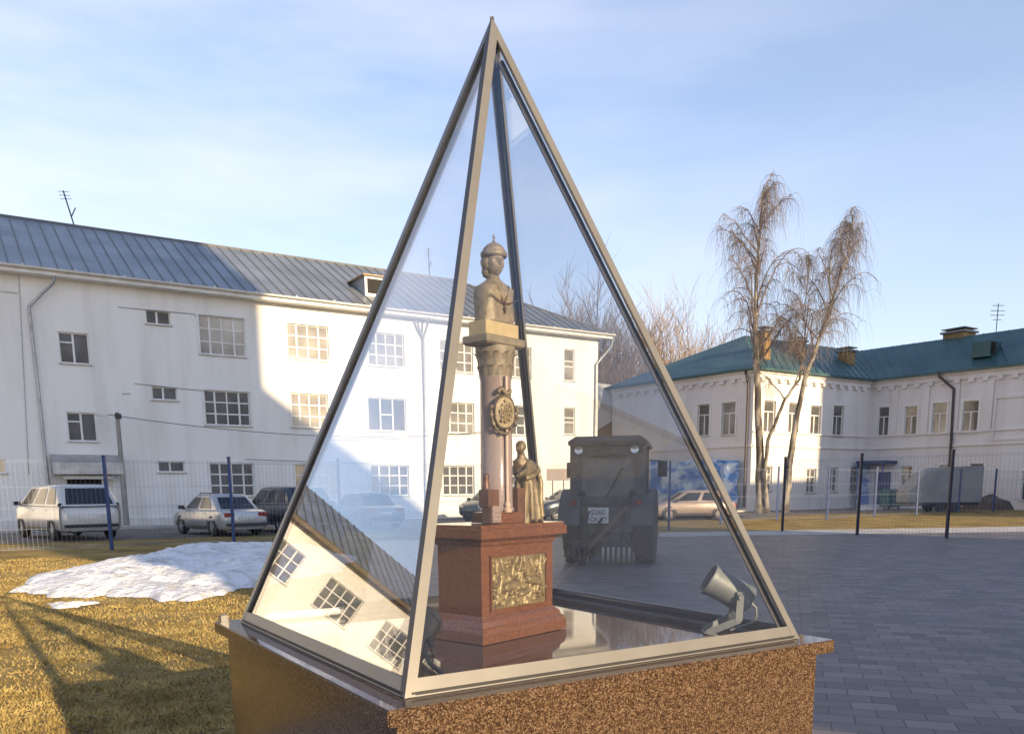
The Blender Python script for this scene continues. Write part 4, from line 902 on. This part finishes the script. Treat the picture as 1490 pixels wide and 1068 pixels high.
def car(name, label, cat, pos, hdg, pm, L_=4.5, W=1.78, H=1.46, belt=.92, hood=.80, boot=.86, zl=.22, cab=(-1.55, -.95, .45, 1.25), wr=.31, wb=(-1.30, 1.32), suv=False, group=None, rails=False):
    t_ = thing(name, label, cat, pos, R(hdg), group); w = W / 2; xr, xf = -L_ / 2, L_ / 2
    st = [(xr, .80, zl + .18, boot - .22), (xr + .06, .92, zl + .05, boot - .05), (xr + .22, .98, zl, boot), (cab[0], 1, zl, belt if not suv else belt), (-.2, 1, zl, belt), (cab[3], 1, zl, belt), (cab[3] + .25, .99, zl, hood + .04), (xf - .35, .95, zl, hood - .04), (xf - .10, .88, zl + .04, hood - .14), (xf, .74, zl + .14, hood - .28)]
    bm = BM(); rings = []
    for x, f, z0, z1 in st:
        hw = w * f; half = [(hw * .84, z0), (hw * .96, z0 + .10), (hw, z0 + .5 * (z1 - z0)), (hw * .985, z1 - .10), (hw * .94, z1 - .03), (hw * .84, z1)]
        rings.append([Vector((x, y, z)) for y, z in half] + [Vector((x, 0, z1 + .015))] + [Vector((x, -y, z)) for y, z in half[::-1]] + [Vector((x, 0, z0))])
    loft(bm, rings); obj('body', bm, M_[pm], t_, 50)
    a, b, c, d = cab; wb_, wt = (w * .955, w * .80) if suv else (w * .90, w * .74); z0, z1 = belt - .02, H
    bm = BM()
    def ring(z, xa, xb, hw, bul): 
        return [Vector((xa, -hw * .9, z)), Vector((xa + (.06), -hw, z)), Vector(((xa + xb) / 2, -hw * 1.01, z)), Vector((xb - .08, -hw, z)), Vector((xb, -hw * .9, z)), Vector((xb + bul, 0, z)), Vector((xb, hw * .9, z)), Vector((xb - .08, hw, z)), Vector(((xa + xb) / 2, hw * 1.01, z)), Vector((xa + .06, hw, z)), Vector((xa, hw * .9, z)), Vector((xa - bul, 0, z))]
    loft(bm, [ring(z0, a, d, wb_, .05), ring(z1 - .09, b - .02, c + .04, wt * 1.03, .04), ring(z1 - .025, b + .05, c - .05, wt * .94, .03), ring(z1, b + .25, c - .3, wt * .6, .02)])
    obj('cabin', bm, M_[pm], t_, 50)
    def P(u, v, side):   # side window surface: u along, v up
        x0 = a + .06 + (d - .08 - a - .06) * u; x1 = (b + .04) + (c - .04 - b - .04) * u; y = wb_ + (wt * 1.03 - wb_) * v
        return Vector((x0 + (x1 - x0) * v, side * (y * 1.012 + .006), z0 + (z1 - .09 - z0) * v))
    for sd in (-1, 1):
        for u0, u1 in (((.05, .30), (.33, .62), (.66, .97)) if suv else ((.10, .50), (.54, .96))):
            bm = BM(); quad(bm, P(u0 + .03, .12, sd), P(u1, .12, sd), P(u1 - .02, .94, sd), P(u0 + .02, .94, sd)); obj('window', bm, M_['carglass'], t_)
    def E(v, y, front):
        xb_, xt = (d, c + .04) if front else (a, b - .02); bu = (.05, .04); hw = wb_ + (wt * 1.03 - wb_) * v
        x = xb_ + (xt - xb_) * v; s = 1 if front else -1
        return Vector((x + s * (.05 * (1 - abs(y) / .9) + .012), hw * y, z0 + (z1 - .09 - z0) * v))
    for fr, nm in ((False, 'rear_window'), (True, 'windscreen')):
        bm = BM(); ys = [-.80, -.4, 0, .4, .80]
        for y0, y1 in zip(ys[:-1], ys[1:]): quad(bm, E(.10, y0, fr), E(.10, y1, fr), E(.95, y1 * .97, fr), E(.95, y0 * .97, fr))
        obj(nm, bm, M_['carglass'], t_, True)
    for x in wb:
        for sd in (-1, 1):
            wheel(t_, x, sd * (w - .105), wr, .20)
            bm = BM(); rg = []
            for rr_, dy in ((wr + .075, .004), (wr + .01, .006)):
                rg.append([Vector((x + rr_ * math.cos(math.pi * k / 14), sd * (w * .99 + dy + (-.012 if k in (0, 14) else 0)), wr + rr_ * math.sin(math.pi * k / 14))) for k in range(15)])
            loft(bm, rg, False, False); obj('wheel_arch', bm, M_['plastic'], t_)
    for sd in (-1, 1):
        bm = BM(); zt = boot - .10 if not suv else belt + .02
        if suv: box(bm, (xr + .10, sd * w * .80, zt), (.10, w * .34, .10))
        else: box(bm, (xr + .055, sd * w * .70, zt - .06), (.11, w * .40, .15))
        obj('tail_light', bm, M_['red'] if not suv else M_['plastic'], t_, False, .015)
        bm = BM(); box(bm, (xf - .10, sd * w * .66, hood - .20), (.16, w * .34, .13)); obj('headlight', bm, M_['chrome'], t_, False, .02)
        bm = BM(); box(bm, (d - .28, sd * (w + .09), belt + .06), (.10, .20, .13)); box(bm, (d - .28, sd * (w - .01), belt + .02), (.05, .10, .05)); obj('mirror', bm, M_['plastic'], t_, False, .012)
        for u in (.30, .62):
            q = P(u, 0, sd); bm = BM(); box(bm, (q.x, sd * (w * .992 + .006), belt - .14), (.16, .025, .025)); obj('door_handle', bm, M_[pm], t_)
        bm = BM(); box(bm, (0, sd * (w * .985 + .004), zl + .10), (wb[1] - wb[0] - 2 * wr - .2, .02, .07)); obj('side_trim', bm, M_['plastic'], t_)
        if rails:
            bm = BM(); tube(bm, [(b + .2, sd * wt * .9, z1 - .03), (b + .25, sd * wt * .9, z1 + .03), (c - .3, sd * wt * .9, z1 + .03), (c - .22, sd * wt * .9, z1 - .04)], .018, 6); obj('roof_rail', bm, M_['plastic'], t_)
    bm = BM(); box(bm, (xr + .02, 0, zl + .20), (.16, W * .86, .10)); obj('rear_bumper', bm, M_['plastic'], t_, False, .03)
    bm = BM(); box(bm, (xr + .03, 0, zl + .05), (.10, W * .66, .06)); obj('rear_skirt', bm, M_['rim'], t_, False, .02)
    bm = BM(); box(bm, (xf - .03, 0, zl + .20), (.16, W * .74, .12)); obj('front_bumper', bm, M_['plastic'], t_, False, .03)
    bm = BM(); box(bm, (xr - .012 + (.0 if not suv else .03), 0, boot - .26 if not suv else zl + .48), (.03, .52, .11)); obj('number_plate', bm, M_['plate'], t_)
    if suv:
        bm = BM(); box(bm, (xr + .055, 0, belt - .015), (.05, W * .80, .07)); obj('tailgate_strip', bm, M_['plastic'], t_, False, .01)
    return t_
def G(x, y): p = gnd(x, y); return Vector((p.x, p.y, 0.008))
def place(px, py, hdg, back):   # rear centre at the pixel
    h = Vector((math.cos(R(hdg)), math.sin(R(hdg)), 0)); return G(px, py) + h * back
car('parked_minivan', 'white minivan seen from behind at the far left of the parked cars', 'minivan', place(137, 786, 136, 2.4), 136, 'p_white', 4.7, 1.90, 1.76, 1.10, 1.00, 1.08, .26, (-2.34, -2.02, .55, 1.70), .34, (-1.50, 1.55), True)
car('parked_saloon', 'silver saloon with roof rails parked between white minivan and dark car', 'car', place(361, 780, 134, 2.2), 134, 'p_silver', 4.4, 1.72, 1.42, .90, .80, .88, .20, (-1.62, -1.05, .35, 1.15), .30, (-1.28, 1.28), False, None, True)
car('parked_suv', 'dark grey off-road car half behind left edge of glass pyramid', 'car', place(458, 776, 130, 2.3), 130, 'p_dark', 4.6, 1.84, 1.66, 1.05, .98, 1.02, .28, (-2.2, -1.85, .45, 1.3), .35, (-1.35, 1.38), True)
car('parked_saloon', 'blue grey saloon seen through the left glass pane beside the front edge', 'car', place(562, 770, 122, 2.2), 122, 'p_grey', 4.5, 1.76, 1.43, .90, .82, .88, .20, (-1.6, -1.05, .4, 1.2), .31, (-1.3, 1.3))
car('parked_hatchback', 'grey green car half hidden left of the granite column', 'car', G(722, 757), 236, 'p_green', 4.2, 1.75, 1.55, .98, .92, .96, .24, (-1.9, -1.6, .4, 1.2), .33, (-1.25, 1.28), True)
car('parked_hatchback', 'navy car between the bronze figure and the tractor', 'car', G(832, 757), 205, 'p_navy', 4.1, 1.72, 1.5, .98, .90, .95, .22, (-1.85, -1.5, .4, 1.15), .31, (-1.2, 1.25), True)
car('parked_estate', 'beige estate car parked in front of the blue tarpaulin', 'car', G(1003, 756), 186, 'p_beige', 4.1, 1.68, 1.40, .88, .78, .86, .20, (-1.75, -1.3, .4, 1.15), .29, (-1.2, 1.22))

TR = thing('tractor', 'grey tractor with box cab seen from behind on the shaded paving', 'tractor', G(886, 818), R(76)); TR.scale = (.9, .98, 1.02)
wheel(TR, 0, -.76, .68, .40, lug=20, tm='mud'); wheel(TR, 0, .70, .68, .38, lug=20, tm='mud'); wheel(TR, 2.2, -.66, .45, .26, lug=14, tm='mud'); wheel(TR, 2.2, .66, .45, .26, lug=14, tm='mud')
bm = BM()
for x0, x1, y0, y1, z0, z1 in ((-.42, -.34, -.68, -.60, .95, 2.30), (-.42, -.34, .60, .68, .95, 2.30), (1.12, 1.20, -.64, -.56, .95, 2.25), (1.12, 1.20, .56, .64, .95, 2.25), (.38, .46, -.68, -.61, .95, 2.28), (.38, .46, .61, .68, .95, 2.28),
                               (-.40, 1.18, -.67, -.60, 1.0, 1.10), (-.40, 1.18, .60, .67, 1.0, 1.10), (-.41, -.35, -.60, .60, 2.12, 2.29), (-.41, -.35, -.60, .60, 1.16, 1.32), (-.38, 1.16, -.6, .6, .88, .999), (-.41, -.35, -.60, -.47, 1.32, 2.12), (-.41, -.35, .47, .60, 1.32, 2.12)):
    box2(bm, (x0, y0, z0), (x1, y1, z1))
cb = obj('cab', bm, M_['tractor'], TR); cb.scale.y = 1.13
bm = BM(); loft(bm, [[(-.50, -.70, 2.30), (1.26, -.66, 2.26), (1.26, .66, 2.26), (-.50, .70, 2.30)], [(-.52, -.71, 2.37), (1.28, -.67, 2.33), (1.28, .67, 2.33), (-.52, .71, 2.37)], [(-.42, -.58, 2.47), (1.18, -.54, 2.42), (1.18, .54, 2.42), (-.42, .58, 2.47)]]); obj('roof', bm, M_['tractor'], cb)
for nm, a, b in (('rear_window', (-.385, -.469, 1.321), (-.375, .469, 2.119)), ('side_window', (.463, -.645, 1.101), (1.119, -.635, 2.25)), ('side_window', (-.339, -.645, 1.101), (.379, -.635, 2.27)), ('side_window', (-.339, .635, 1.101), (1.119, .645, 2.25)), ('windscreen', (1.15, -.559, 1.1), (1.16, .559, 2.25))):
    bm = BM(); box2(bm, a, b); obj(nm, bm, M_['tglass'], cb)
bm = BM(); box2(bm, (-.46, -.35, 2.06), (-.412, .35, 2.11)); box2(bm, (-.44, -.52, 1.30), (-.411, -.40, 1.42)); box2(bm, (-.44, .40, 1.30), (-.411, .52, 1.42)); tube(bm, [(-.43, .02, 1.28), (-.43, -.26, 1.86)], .012, 6); obj('window_hinge', bm, M_['plastic'], cb)
for sd in (-1, 1):
    bm = BM(); rg = []
    for y in (.52, .96):
        rg.append([Vector((.78 * math.cos(R(a)), sd * y, .70 + .76 * math.sin(R(a)))) for a in range(5, 176, 10)] + [Vector((.75 * math.cos(R(a)), sd * y, .70 + .73 * math.sin(R(a)))) for a in range(175, 4, -10)])
    loft(bm, rg); obj('fender', bm, M_['tractor'], TR, 40)
    bm = BM(); box(bm, (-.66, sd * .66, 1.20), (.06, .14, .10)); obj('tail_light', bm, M_['red'], TR, False, .015)
bm = BM(); box2(bm, (-.52, -.50, .42), (.9, .50, .875)); box2(bm, (.9, -.22, .45), (2.5, .22, .80)); tube(bm, [(2.2, -.6, .45), (2.2, .6, .45)], .06, 8); tube(bm, [(0, -.7, .68), (0, .7, .68)], .11, 10); obj('chassis', bm, M_['tractor'], TR)
for y in (-.5, .5):
    bm = BM(); lathe(bm, [(.03, 0), (.07, -.02), (.075, -.08), (.07, -.085), (.005, -.075)], (-.50, y, 2.20), 12, 'X'); obj('work_lamp', bm, M_['chrome'], cb, 40)
bm = BM(); tube(bm, [(-.58, .30, 1.05), (-.70, .34, 1.0), (-.78, .36, .8), (-.92, .38, .48)], .018, 6); tube(bm, [(-.58, -.34, 1.05), (-.72, -.36, .95), (-.92, -.36, .48)], .018, 6); obj('hydraulic_hose', bm, M_['cable'], TR, True)
bm = BM(); loft(bm, [[(1.25, -.36, .82), (1.25, .36, .82), (1.25, .33, 1.42), (1.25, -.33, 1.42)], [(2.7, -.34, .82), (2.7, .34, .82), (2.7, .30, 1.34), (2.7, -.30, 1.34)], [(2.85, -.28, .86), (2.85, .28, .86), (2.82, .24, 1.24), (2.82, -.24, 1.24)]]); obj('bonnet', bm, M_['tractor'], TR, False, .02)
bm = BM(); box2(bm, (-.58, -.56, .62), (-.53, .56, 1.14)); obj('rear_panel', bm, M_['tractor'], TR, False, .01)
bm = BM(); box2(bm, (-.625, -.06, .80), (-.605, .36, 1.10)); pl = obj('number_plate', bm, M_['plate'], TR, False, .006)
def text_mesh(name, s, size, m, parent, loc, rot, ext=.002):
    cu = bpy.data.curves.new(name, 'FONT'); cu.body = s; cu.size = size; cu.extrude = ext; cu.align_x = 'CENTER'
    o = bpy.data.objects.new(name, cu); COL.objects.link(o); dg = bpy.context.evaluated_depsgraph_get()
    me = bpy.data.meshes.new_from_object(o.evaluated_get(dg)); bpy.data.objects.remove(o); bpy.data.curves.remove(cu)
    me.materials.append(m); o = bpy.data.objects.new(name, me); COL.objects.link(o); o.parent = parent; o.location = loc; o.rotation_euler = rot; return o
text_mesh('lettering', '2060', .155, M_['cable'], pl, (-.628, .15, .965), (R(90), 0, R(-90))); text_mesh('lettering', 'OK 77', .125, M_['cable'], pl, (-.628, .15, .835), (R(90), 0, R(-90)))
bm = BM(); box2(bm, (-1.02, -.62, .36), (-.92, .62, .48)); 
for y in (-.4, .4): tube(bm, [(-.45, y * .7, .62), (-.96, y, .44)], .035, 6)
tube(bm, [(-.55, 0, 1.0), (-.97, .5, .25)], .03, 6)
for k in range(12): y = -.58 + 1.16 * k / 11; tube(bm, [(-.97, y, .40), (-.99, y, .16), (-1.04, y, .03)], [.028, .024, .012], 6)
obj('tine_rake', bm, M_['mud'], TR)
for sd in (-1, 1):
    bm = BM(); tube(bm, [(1.15, sd * .62, 2.05), (1.15, sd * .98, 2.02), (1.15, sd * 1.0, 1.75)], .016, 6); box(bm, (1.13, sd * 1.0, 1.86), (.05, .20, .32)); obj('mirror', bm, M_['plastic'], TR)

# ------------------------------------------------------------------ fences of blue posts and welded wire
def fence(label, pts, h=2.35, pm='blue', panels=None):
    P = [Vector((p[0], p[1], 0)) for p in pts]; t_ = thing('wire_fence', label, 'fence', P[0]); o0 = P[0]
    for p in P:
        bm = BM(); box(bm, p - o0 + Vector((0, 0, (h + .08) / 2)), (.075, .075, h + .08)); box(bm, p - o0 + Vector((0, 0, h + .095)), (.09, .09, .03)); obj('post', bm, M_[pm], t_)
    for i, (a, b) in enumerate(zip(P[:-1], P[1:])):
        if panels is not None and not panels[i]: continue
        d = b - a; ln = d.length; d.normalize(); a2, b2 = a + d * .04 - o0, b - d * .04 - o0; bm = BM(); n = int(ln / .11)
        def bar(p, q, w):
            s = Vector((-d.y, d.x, 0)) * w; 
            if abs((q - p).z) > .1: u = d * w
            else: u = Vector((0, 0, w))
            loft(bm, [[p + s + u, p - s + u, p - s - u, p + s - u], [q + s + u, q - s + u, q - s - u, q + s - u]])
        for k in range(n + 1):
            p = a2.lerp(b2, k / n); bar(p + Vector((0, 0, .08)), p + Vector((0, 0, h - .02)), .0021)
        for z in (.10, .14, .6, 1.1, 1.15, 1.65, h - .08, h - .03): bar(a2 + Vector((0, 0, z)), b2 + Vector((0, 0, z)), .0027)
        obj('mesh_panel', bm, M_['wire'], t_)
    return t_
def g2(*q): p = gnd(*q); return (p.x, p.y)
pA, pB = Vector(g2(163, 800)), Vector(g2(341, 793)); st = pB - pA
fence('blue post wire fence across the lawn in front of the parked cars', [tuple(pA + st * k) for k in (-2, -1, 0, 1, 2, 3, 4)] + [(2.7, 29.9), (5.5, 30.6)])
fence('near blue post wire fence with dark posts at the right paving edge', [g2(1138, 773), g2(1247, 778), g2(1377, 783), (14.9, 23.0), (16.7, 20.6)], 2.42, 'navy')
fence('far blue post wire fence on the grass before the green roofed building', [g2(1048, 763), g2(1130, 757), g2(1203, 757), g2(1272, 752), g2(1333, 750), g2(1394, 746), g2(1445, 745), (31.5, 50.5)], 2.35)

# ------------------------------------------------------------------ street pole with lamp, wire, sign, tarpaulin, porch, bin, covered trailer, heap
q = FL.world(FL.uz(178, 690, 1.0)[0], -1.0, 0); PO = thing('street_pole', 'grey concrete lamp pole beside the entrance canopy of the white building', 'street lamp', (q.x, q.y, 0))
hp = at_depth(175, 600, q.y).z
bm = BM(); tube(bm, [(0, 0, 0), (0, 0, hp)], [.13, .085], 10); obj('pole', bm, M_['pole'], PO, True)
bm = BM(); tube(bm, [(0, 0, hp - .15), (-.35, -.3, hp - .1)], .03, 6); box(bm, (-.5, -.4, hp - .12), (.55, .2, .12), Matrix.Rotation(R(25), 3, 'Z')); obj('lamp_head', bm, M_['galv'], PO)
bm = BM(); box(bm, (.04, 0, hp - .16), (.16, .3, .22)); obj('insulator', bm, M_['darkpipe'], PO)
bm = BM(); a = Vector((q.x, q.y, hp - .15)); b = FL.world(12.5, -.15, 4.75); wp = [a.lerp(b, k / 16) - Vector((0, 0, .55 * 4 * (k / 16) * (1 - k / 16))) for k in range(17)]; tube(bm, wp, .016, 5)
tag(obj('power_cable', bm, M_['darkpipe']), 'thin sagging cable from the concrete pole along the white building', 'cable')
q = gnd(812, 752); SG = thing('notice_board', 'faded pink notice board on a post left of the tractor', 'sign', (q.x, q.y, 0), R(-5)); z0, z1 = at_depth(806, 699, q.y).z, at_depth(806, 682, q.y).z
bm = BM(); box2(bm, (-.62, -.03, z0), (.62, .03, z1)); obj('board', bm, M_['sign'], SG, False, .01); bm = BM(); tube(bm, [(.3, .06, 0), (.3, .06, z1)], .04, 8); tube(bm, [(-.3, .06, 0), (-.3, .06, z1)], .04, 8); obj('leg', bm, M_['pole'], SG)
bm = BM(); gv = []
for i in range(61):
    row = []
    for j in range(13):
        u = -10.2 + 9.6 * i / 60; z = .25 + 3.05 * j / 12; y = -.45 + .16 * fbm((u * 1.1, z * 1.4, 2), 4) + .06 * math.sin(u * 4); row.append(bm.verts.new(FA.world(u, y, z + .10 * math.sin(u * 1.3))))
    gv.append(row)
for i in range(60):
    for j in range(12): bm.faces.new((gv[i][j], gv[i + 1][j], gv[i + 1][j + 1], gv[i][j + 1]))
tag(obj('tarpaulin', bm, M_['tarp'], None, True), 'blue and white tarpaulin hung along the shaded wall behind the beige car', 'tarpaulin')
u0, u1 = FC.uz(1264, 700)[0], FC.uz(1292, 700)[0]
PR = thing('entrance_porch', 'blue entrance porch in the inner corner of the green roofed building', 'porch', J); 
p0 = J + UC * .3
bm = BM(); loft(bm, [[p - J + Vector((0, 0, z)) for p in (J + UC * .2 + NC * .02, J + UC * 2.2 + NC * .02, J + UC * 2.2 + NC * 1.9, J + UC * .2 + NC * 1.9)] for z in (3.05, 3.25)]); obj('canopy', bm, M_['blue'], PR)
for u, n_ in ((.3, 1.8), (2.1, 1.8)):
    bm = BM(); p = J + UC * u + NC * n_ - J; tube(bm, [p, p + Vector((0, 0, 3.05))], .06, 8); obj('post', bm, M_['blue'], PR)
bm = BM(); loft(bm, [[J + UC * u + NC * n_ - J + Vector((0, 0, z)) for u, n_ in ((.7, .01), (1.8, .01), (1.8, .06), (.7, .06))] for z in (.15, 2.5)]); obj('door', bm, M_['blue'], PR)
bm = BM(); loft(bm, [[J + UC * u + NC * n_ - J + Vector((0, 0, z)) for u, n_ in ((.25, .02), (.31, .02), (.31, 1.78), (.25, 1.78))] for z in (.3, 3.04)]); obj('side_screen', bm, M_['tarp'], PR)
q = gnd(1295, 741); BN = thing('rubbish_bin', 'green wheeled rubbish bin beside the blue entrance porch', 'bin', (q.x, q.y, 0), R(20))
bm = BM(); loft(bm, [rr(.50, .42, .14, .06, 2), rr(.64, .54, 1.15, .06, 2)]); obj('bin_body', bm, M_['binmat'], BN); bm = BM(); loft(bm, [rr(.68, .58, 1.152, .06, 2), rr(.66, .56, 1.24, .1, 2), rr(.4, .3, 1.34, .1, 2)]); obj('lid', bm, M_['binmat'], BN)
for sx_ in (-.4, .4):
    bm = BM(); lathe(bm, [(.07, -.03), (.07, .03)], (sx_, -.3, .07), 12, 'X'); obj('wheel', bm, M_['tyre'], BN)
q = gnd(1378, 745); TL = thing('covered_trailer', 'grey sheet covered trailer with sloping front parked before the far building', 'trailer', (q.x, q.y, 0), R(-4)); s_ = q.y / CF * 1.0
bm = BM(); prof = [(-55, .55), (-55, 1.25), (-30, 2.35), (-8, 2.60), (47, 2.66), (47, .55)]
loft(bm, [[Vector((x * s_, y, z * 1.0)) for x, z in prof] for y in (0, .25, 1.75, 2.0)]); obj('cover', bm, M_['greypanel'], TL, False, .05)
bm = BM(); box2(bm, (-2.1, .15, .38), (1.8, 1.85, .545)); tube(bm, [(-2.1, 1, .45), (-3.4, 1, .45)], .05, 6); obj('chassis', bm, M_['plastic'], TL)
for x in (-.35, .45):
    for y in (.12, 1.88): wheel(TL, x, y, .33, .2)
bm = BM(); rings = []
c = gnd(1462, 741)
for f, z in ((1, 0), (.85, .45), (.6, .85), (.3, 1.1), (.05, 1.15)):
    rings.append([Vector((c.x + f * (2.6 + .4 * math.sin(3 * a)) * math.cos(a), c.y + f * 1.5 * math.sin(a), z * (1 + .15 * math.sin(5 * a + f * 4)))) for a in [2 * math.pi * k / 36 for k in range(36)]])
loft(bm, rings); tag(obj('soil_heap', bm, M_['soil'], None, True), 'low dark soil heap right of the covered trailer', 'soil heap')

# ------------------------------------------------------------------ bare trees
def twig(bm, pts, r0, r1, n=3, mi=0):
    k = len(pts); tube(bm, pts, [r0 + (r1 - r0) * i / (k - 1) for i in range(k)], n, False, mi)
def birch(label, pts, r0, limbs, seed, hang=(0.9, 3.2), dens=1.0):
    rn = random.Random(seed); P = [Vector(p) for p in pts]; o0 = P[0].copy(); t_ = thing('birch_tree', label, 'tree', o0); P = [p - o0 for p in P]
    bt, bc = BM(), BM(); n = len(P); H = P[-1].z
    smooth = []
    for i in range(n - 1):
        for k in range(6): 
            q = P[i].lerp(P[i + 1], k / 6); smooth.append(q + Vector((rn.uniform(-.03, .03), rn.uniform(-.03, .03), 0)))
    smooth.append(P[-1])
    tube(bt, smooth, [max(.02, r0 * (1 - .93 * (i / (len(smooth) - 1)) ** .9)) * (1.35 if i == 0 else 1) for i in range(len(smooth))], 9)
    def along(z):
        for a, b in zip(smooth[:-1], smooth[1:]):
            if a.z <= z <= b.z: return a.lerp(b, (z - a.z) / (b.z - a.z + 1e-6))
        return smooth[-1]
    def droop(p, L2):
        m = 6; pp = [p]; d = Vector((rn.uniform(-1, 1), rn.uniform(-1, 1), rn.uniform(-.4, .9))); 
        for i in range(m):
            d = d * .72 + Vector((rn.uniform(-.2, .2), rn.uniform(-.2, .2), -.42)); pp.append(pp[-1] + d.normalized() * (L2 / m))
        twig(bc, pp, .0075, .003)
    for i in range(limbs):
        f = .44 + .54 * (i + rn.random()) / limbs; z = H * f; b = along(z); az = rn.uniform(0, 6.283); ln = (H * .42) * (1.03 - f) ** .7 * rn.uniform(.6, 1.15); el = R(rn.uniform(42, 72))
        d = Vector((math.cos(az) * math.cos(el), math.sin(az) * math.cos(el), math.sin(el))); pp = [b]; m = 9
        for k in range(m):
            t = k / m; dd = d + Vector((rn.uniform(-.18, .18), rn.uniform(-.18, .18), -2.6 * max(0, t - .55) + rn.uniform(-.14, .14))); pp.append(pp[-1] + dd.normalized() * ln / m)
        rr0 = r0 * (.36 - .24 * f) * 1.2; twig(bt, pp, rr0, .014, 5, 1)
        for k in range(3, m + 1):
            for s in range(max(1, int(5.6 * dens))):
                p = pp[k] if k == m else pp[k].lerp(pp[k - 1], rn.random()); 
                droop(p, rn.uniform(*hang) * (.45 + .55 * (k / m)))
            if k % 2 == 0:
                az2 = az + rn.choice((-1, 1)) * rn.uniform(.5, 1.3); d2 = Vector((math.cos(az2) * .8, math.sin(az2) * .8, .55)); l2 = ln * .36 * rn.uniform(.6, 1.2); sp = [pp[k]]
                for s in range(5): sp.append(sp[-1] + (d2 + Vector((rn.uniform(-.2, .2), rn.uniform(-.2, .2), -.35 * s))).normalized() * l2 / 5)
                twig(bt, sp, max(.016, rr0 * .4), .010, 4, 1)
                for s in range(1, 6):
                    for e in range(3): droop(sp[s], rn.uniform(*hang) * .7)
    tr = obj('trunk', bt, [M_['birch'], M_['twig']], t_, True); obj('crown', bc, M_['twig'], t_); return t_
d1 = 50.5; B1 = at_depth(1106, 745, d1)
def bp(x, y, dd=0.0): p = at_depth(x, y, d1 + dd); return (p.x, p.y, p.z)
birch('tall straight birch with hanging twigs at the corner of the green roofed building', [(B1.x, B1.y, 0), bp(1105, 640), bp(1101, 540), bp(1099, 480), bp(1101, 400, .3), bp(1106, 330, .5), bp(1112, 268, .6)], .27, 24, 5)
B2 = (bp(1138, 742)[0], d1 - .6, 0)
birch('leaning birch with two spreading stems right of the straight birch', [B2, bp(1150, 665, -.6), bp(1161, 600, -.5), bp(1173, 545, -.3), bp(1190, 500, 0), bp(1213, 430, .2), bp(1234, 370, .4), bp(1243, 308, .6)], .22, 22, 9)
birch('slender birch forking low between the straight birch and leaning birch', [(B1.x + .35, d1 - .3, 0), bp(1112, 690, -.3), bp(1118, 640, -.4), bp(1140, 585, -.5), bp(1163, 552, -.6), bp(1171, 500, -.6), bp(1172, 440, -.5), bp(1178, 372, -.3)], .15, 13, 14, (0.8, 2.6), .8)

def tree_mesh(seed, w, levels, stems):
    rn = random.Random(seed); bt, bc = BM(), BM()
    def grow(p, d, ln, r, lev):
        pp = [p]; k = 4 if lev < 3 else 3
        for i in range(k):
            d = (d + Vector((rn.uniform(-.14, .14), rn.uniform(-.14, .14), rn.uniform(0.0, .12)))).normalized(); pp.append(pp[-1] + d * ln / k)
        twig(bt if lev < 2 else bc, pp, r, r * .55, 6 if lev < 2 else 3)
        if lev >= levels: return
        for i in range(5 if lev < 2 else 3 + (rn.random() < .6)):
            s = rn.uniform(.3, 1.0) if i else 1.0; q = pp[int(s * k)]; az = rn.uniform(0, 6.283); sp = rn.uniform(.30, .80) * w; ax = Vector((math.cos(az), math.sin(az), 0)); d2 = (d + ax * sp + Vector((0, 0, .22))).normalized()
            grow(q, d2, ln * rn.uniform(.58, .82), max(.0007, r * .5), lev + 1)
    for s in range(stems):
        grow(Vector((rn.uniform(-.03, .03) * (stems > 1), rn.uniform(-.03, .03) * (stems > 1), 0)), Vector((rn.uniform(-.15, .15), rn.uniform(-.15, .15), 1)).normalized(), .30, .0135, 0)
    k = 1 / max(v.co.z for v in bc.verts)
    for b in (bt, bc):
        for v in b.verts: v.co *= k
    return bt, bc
PROTO = {}
def bare_tree(label, x, ytop, Y, seed, rz, m='twig3', levels=5, stems=2, group=None, wide=1.0):
    top = at_depth(x, ytop, Y); t_ = thing('bare_tree', label, 'tree', (top.x, Y, 0), rz, group); H = top.z; t_.scale = (H * wide, H * wide, H)
    if seed not in PROTO:
        bt, bc = tree_mesh(seed, 1.1, levels, stems); PROTO[seed] = (obj('trunk', bt, M_['bark'], t_, True), obj('crown', bc, M_[m], t_)); return t_
    for p in PROTO[seed]:
        c = p.copy(); COL.objects.link(c); c.parent = t_
    return t_
GT = 'bare trees behind the buildings'
bare_tree('dark bare tree rising tallest behind the right end of the grey roof', 843, 368, 82, 3, .3, 'twig3', 5, 3, GT)
bare_tree('low bare tree just right of the bust behind the grey roof', 786, 412, 84, 3, 2.1, group=GT)
bare_tree('bare tree over the downpipe corner of the white building', 886, 400, 78, 3, 4.0, group=GT)
bare_tree('brown bare tree low between the two buildings', 903, 478, 72, 3, 5.2, group=GT, wide=1.2)
bare_tree('tan bare tree between the right glass edge and the green roof ridge', 965, 384, 90, 31, .5, 'twig2', 5, 3, GT)
bare_tree('tan bare tree half behind the ridge left of the straight birch', 1012, 398, 94, 31, 2.6, group=GT)
bare_tree('pale bare tree behind the right pyramid edge', 925, 428, 92, 31, 4.4, group=GT)
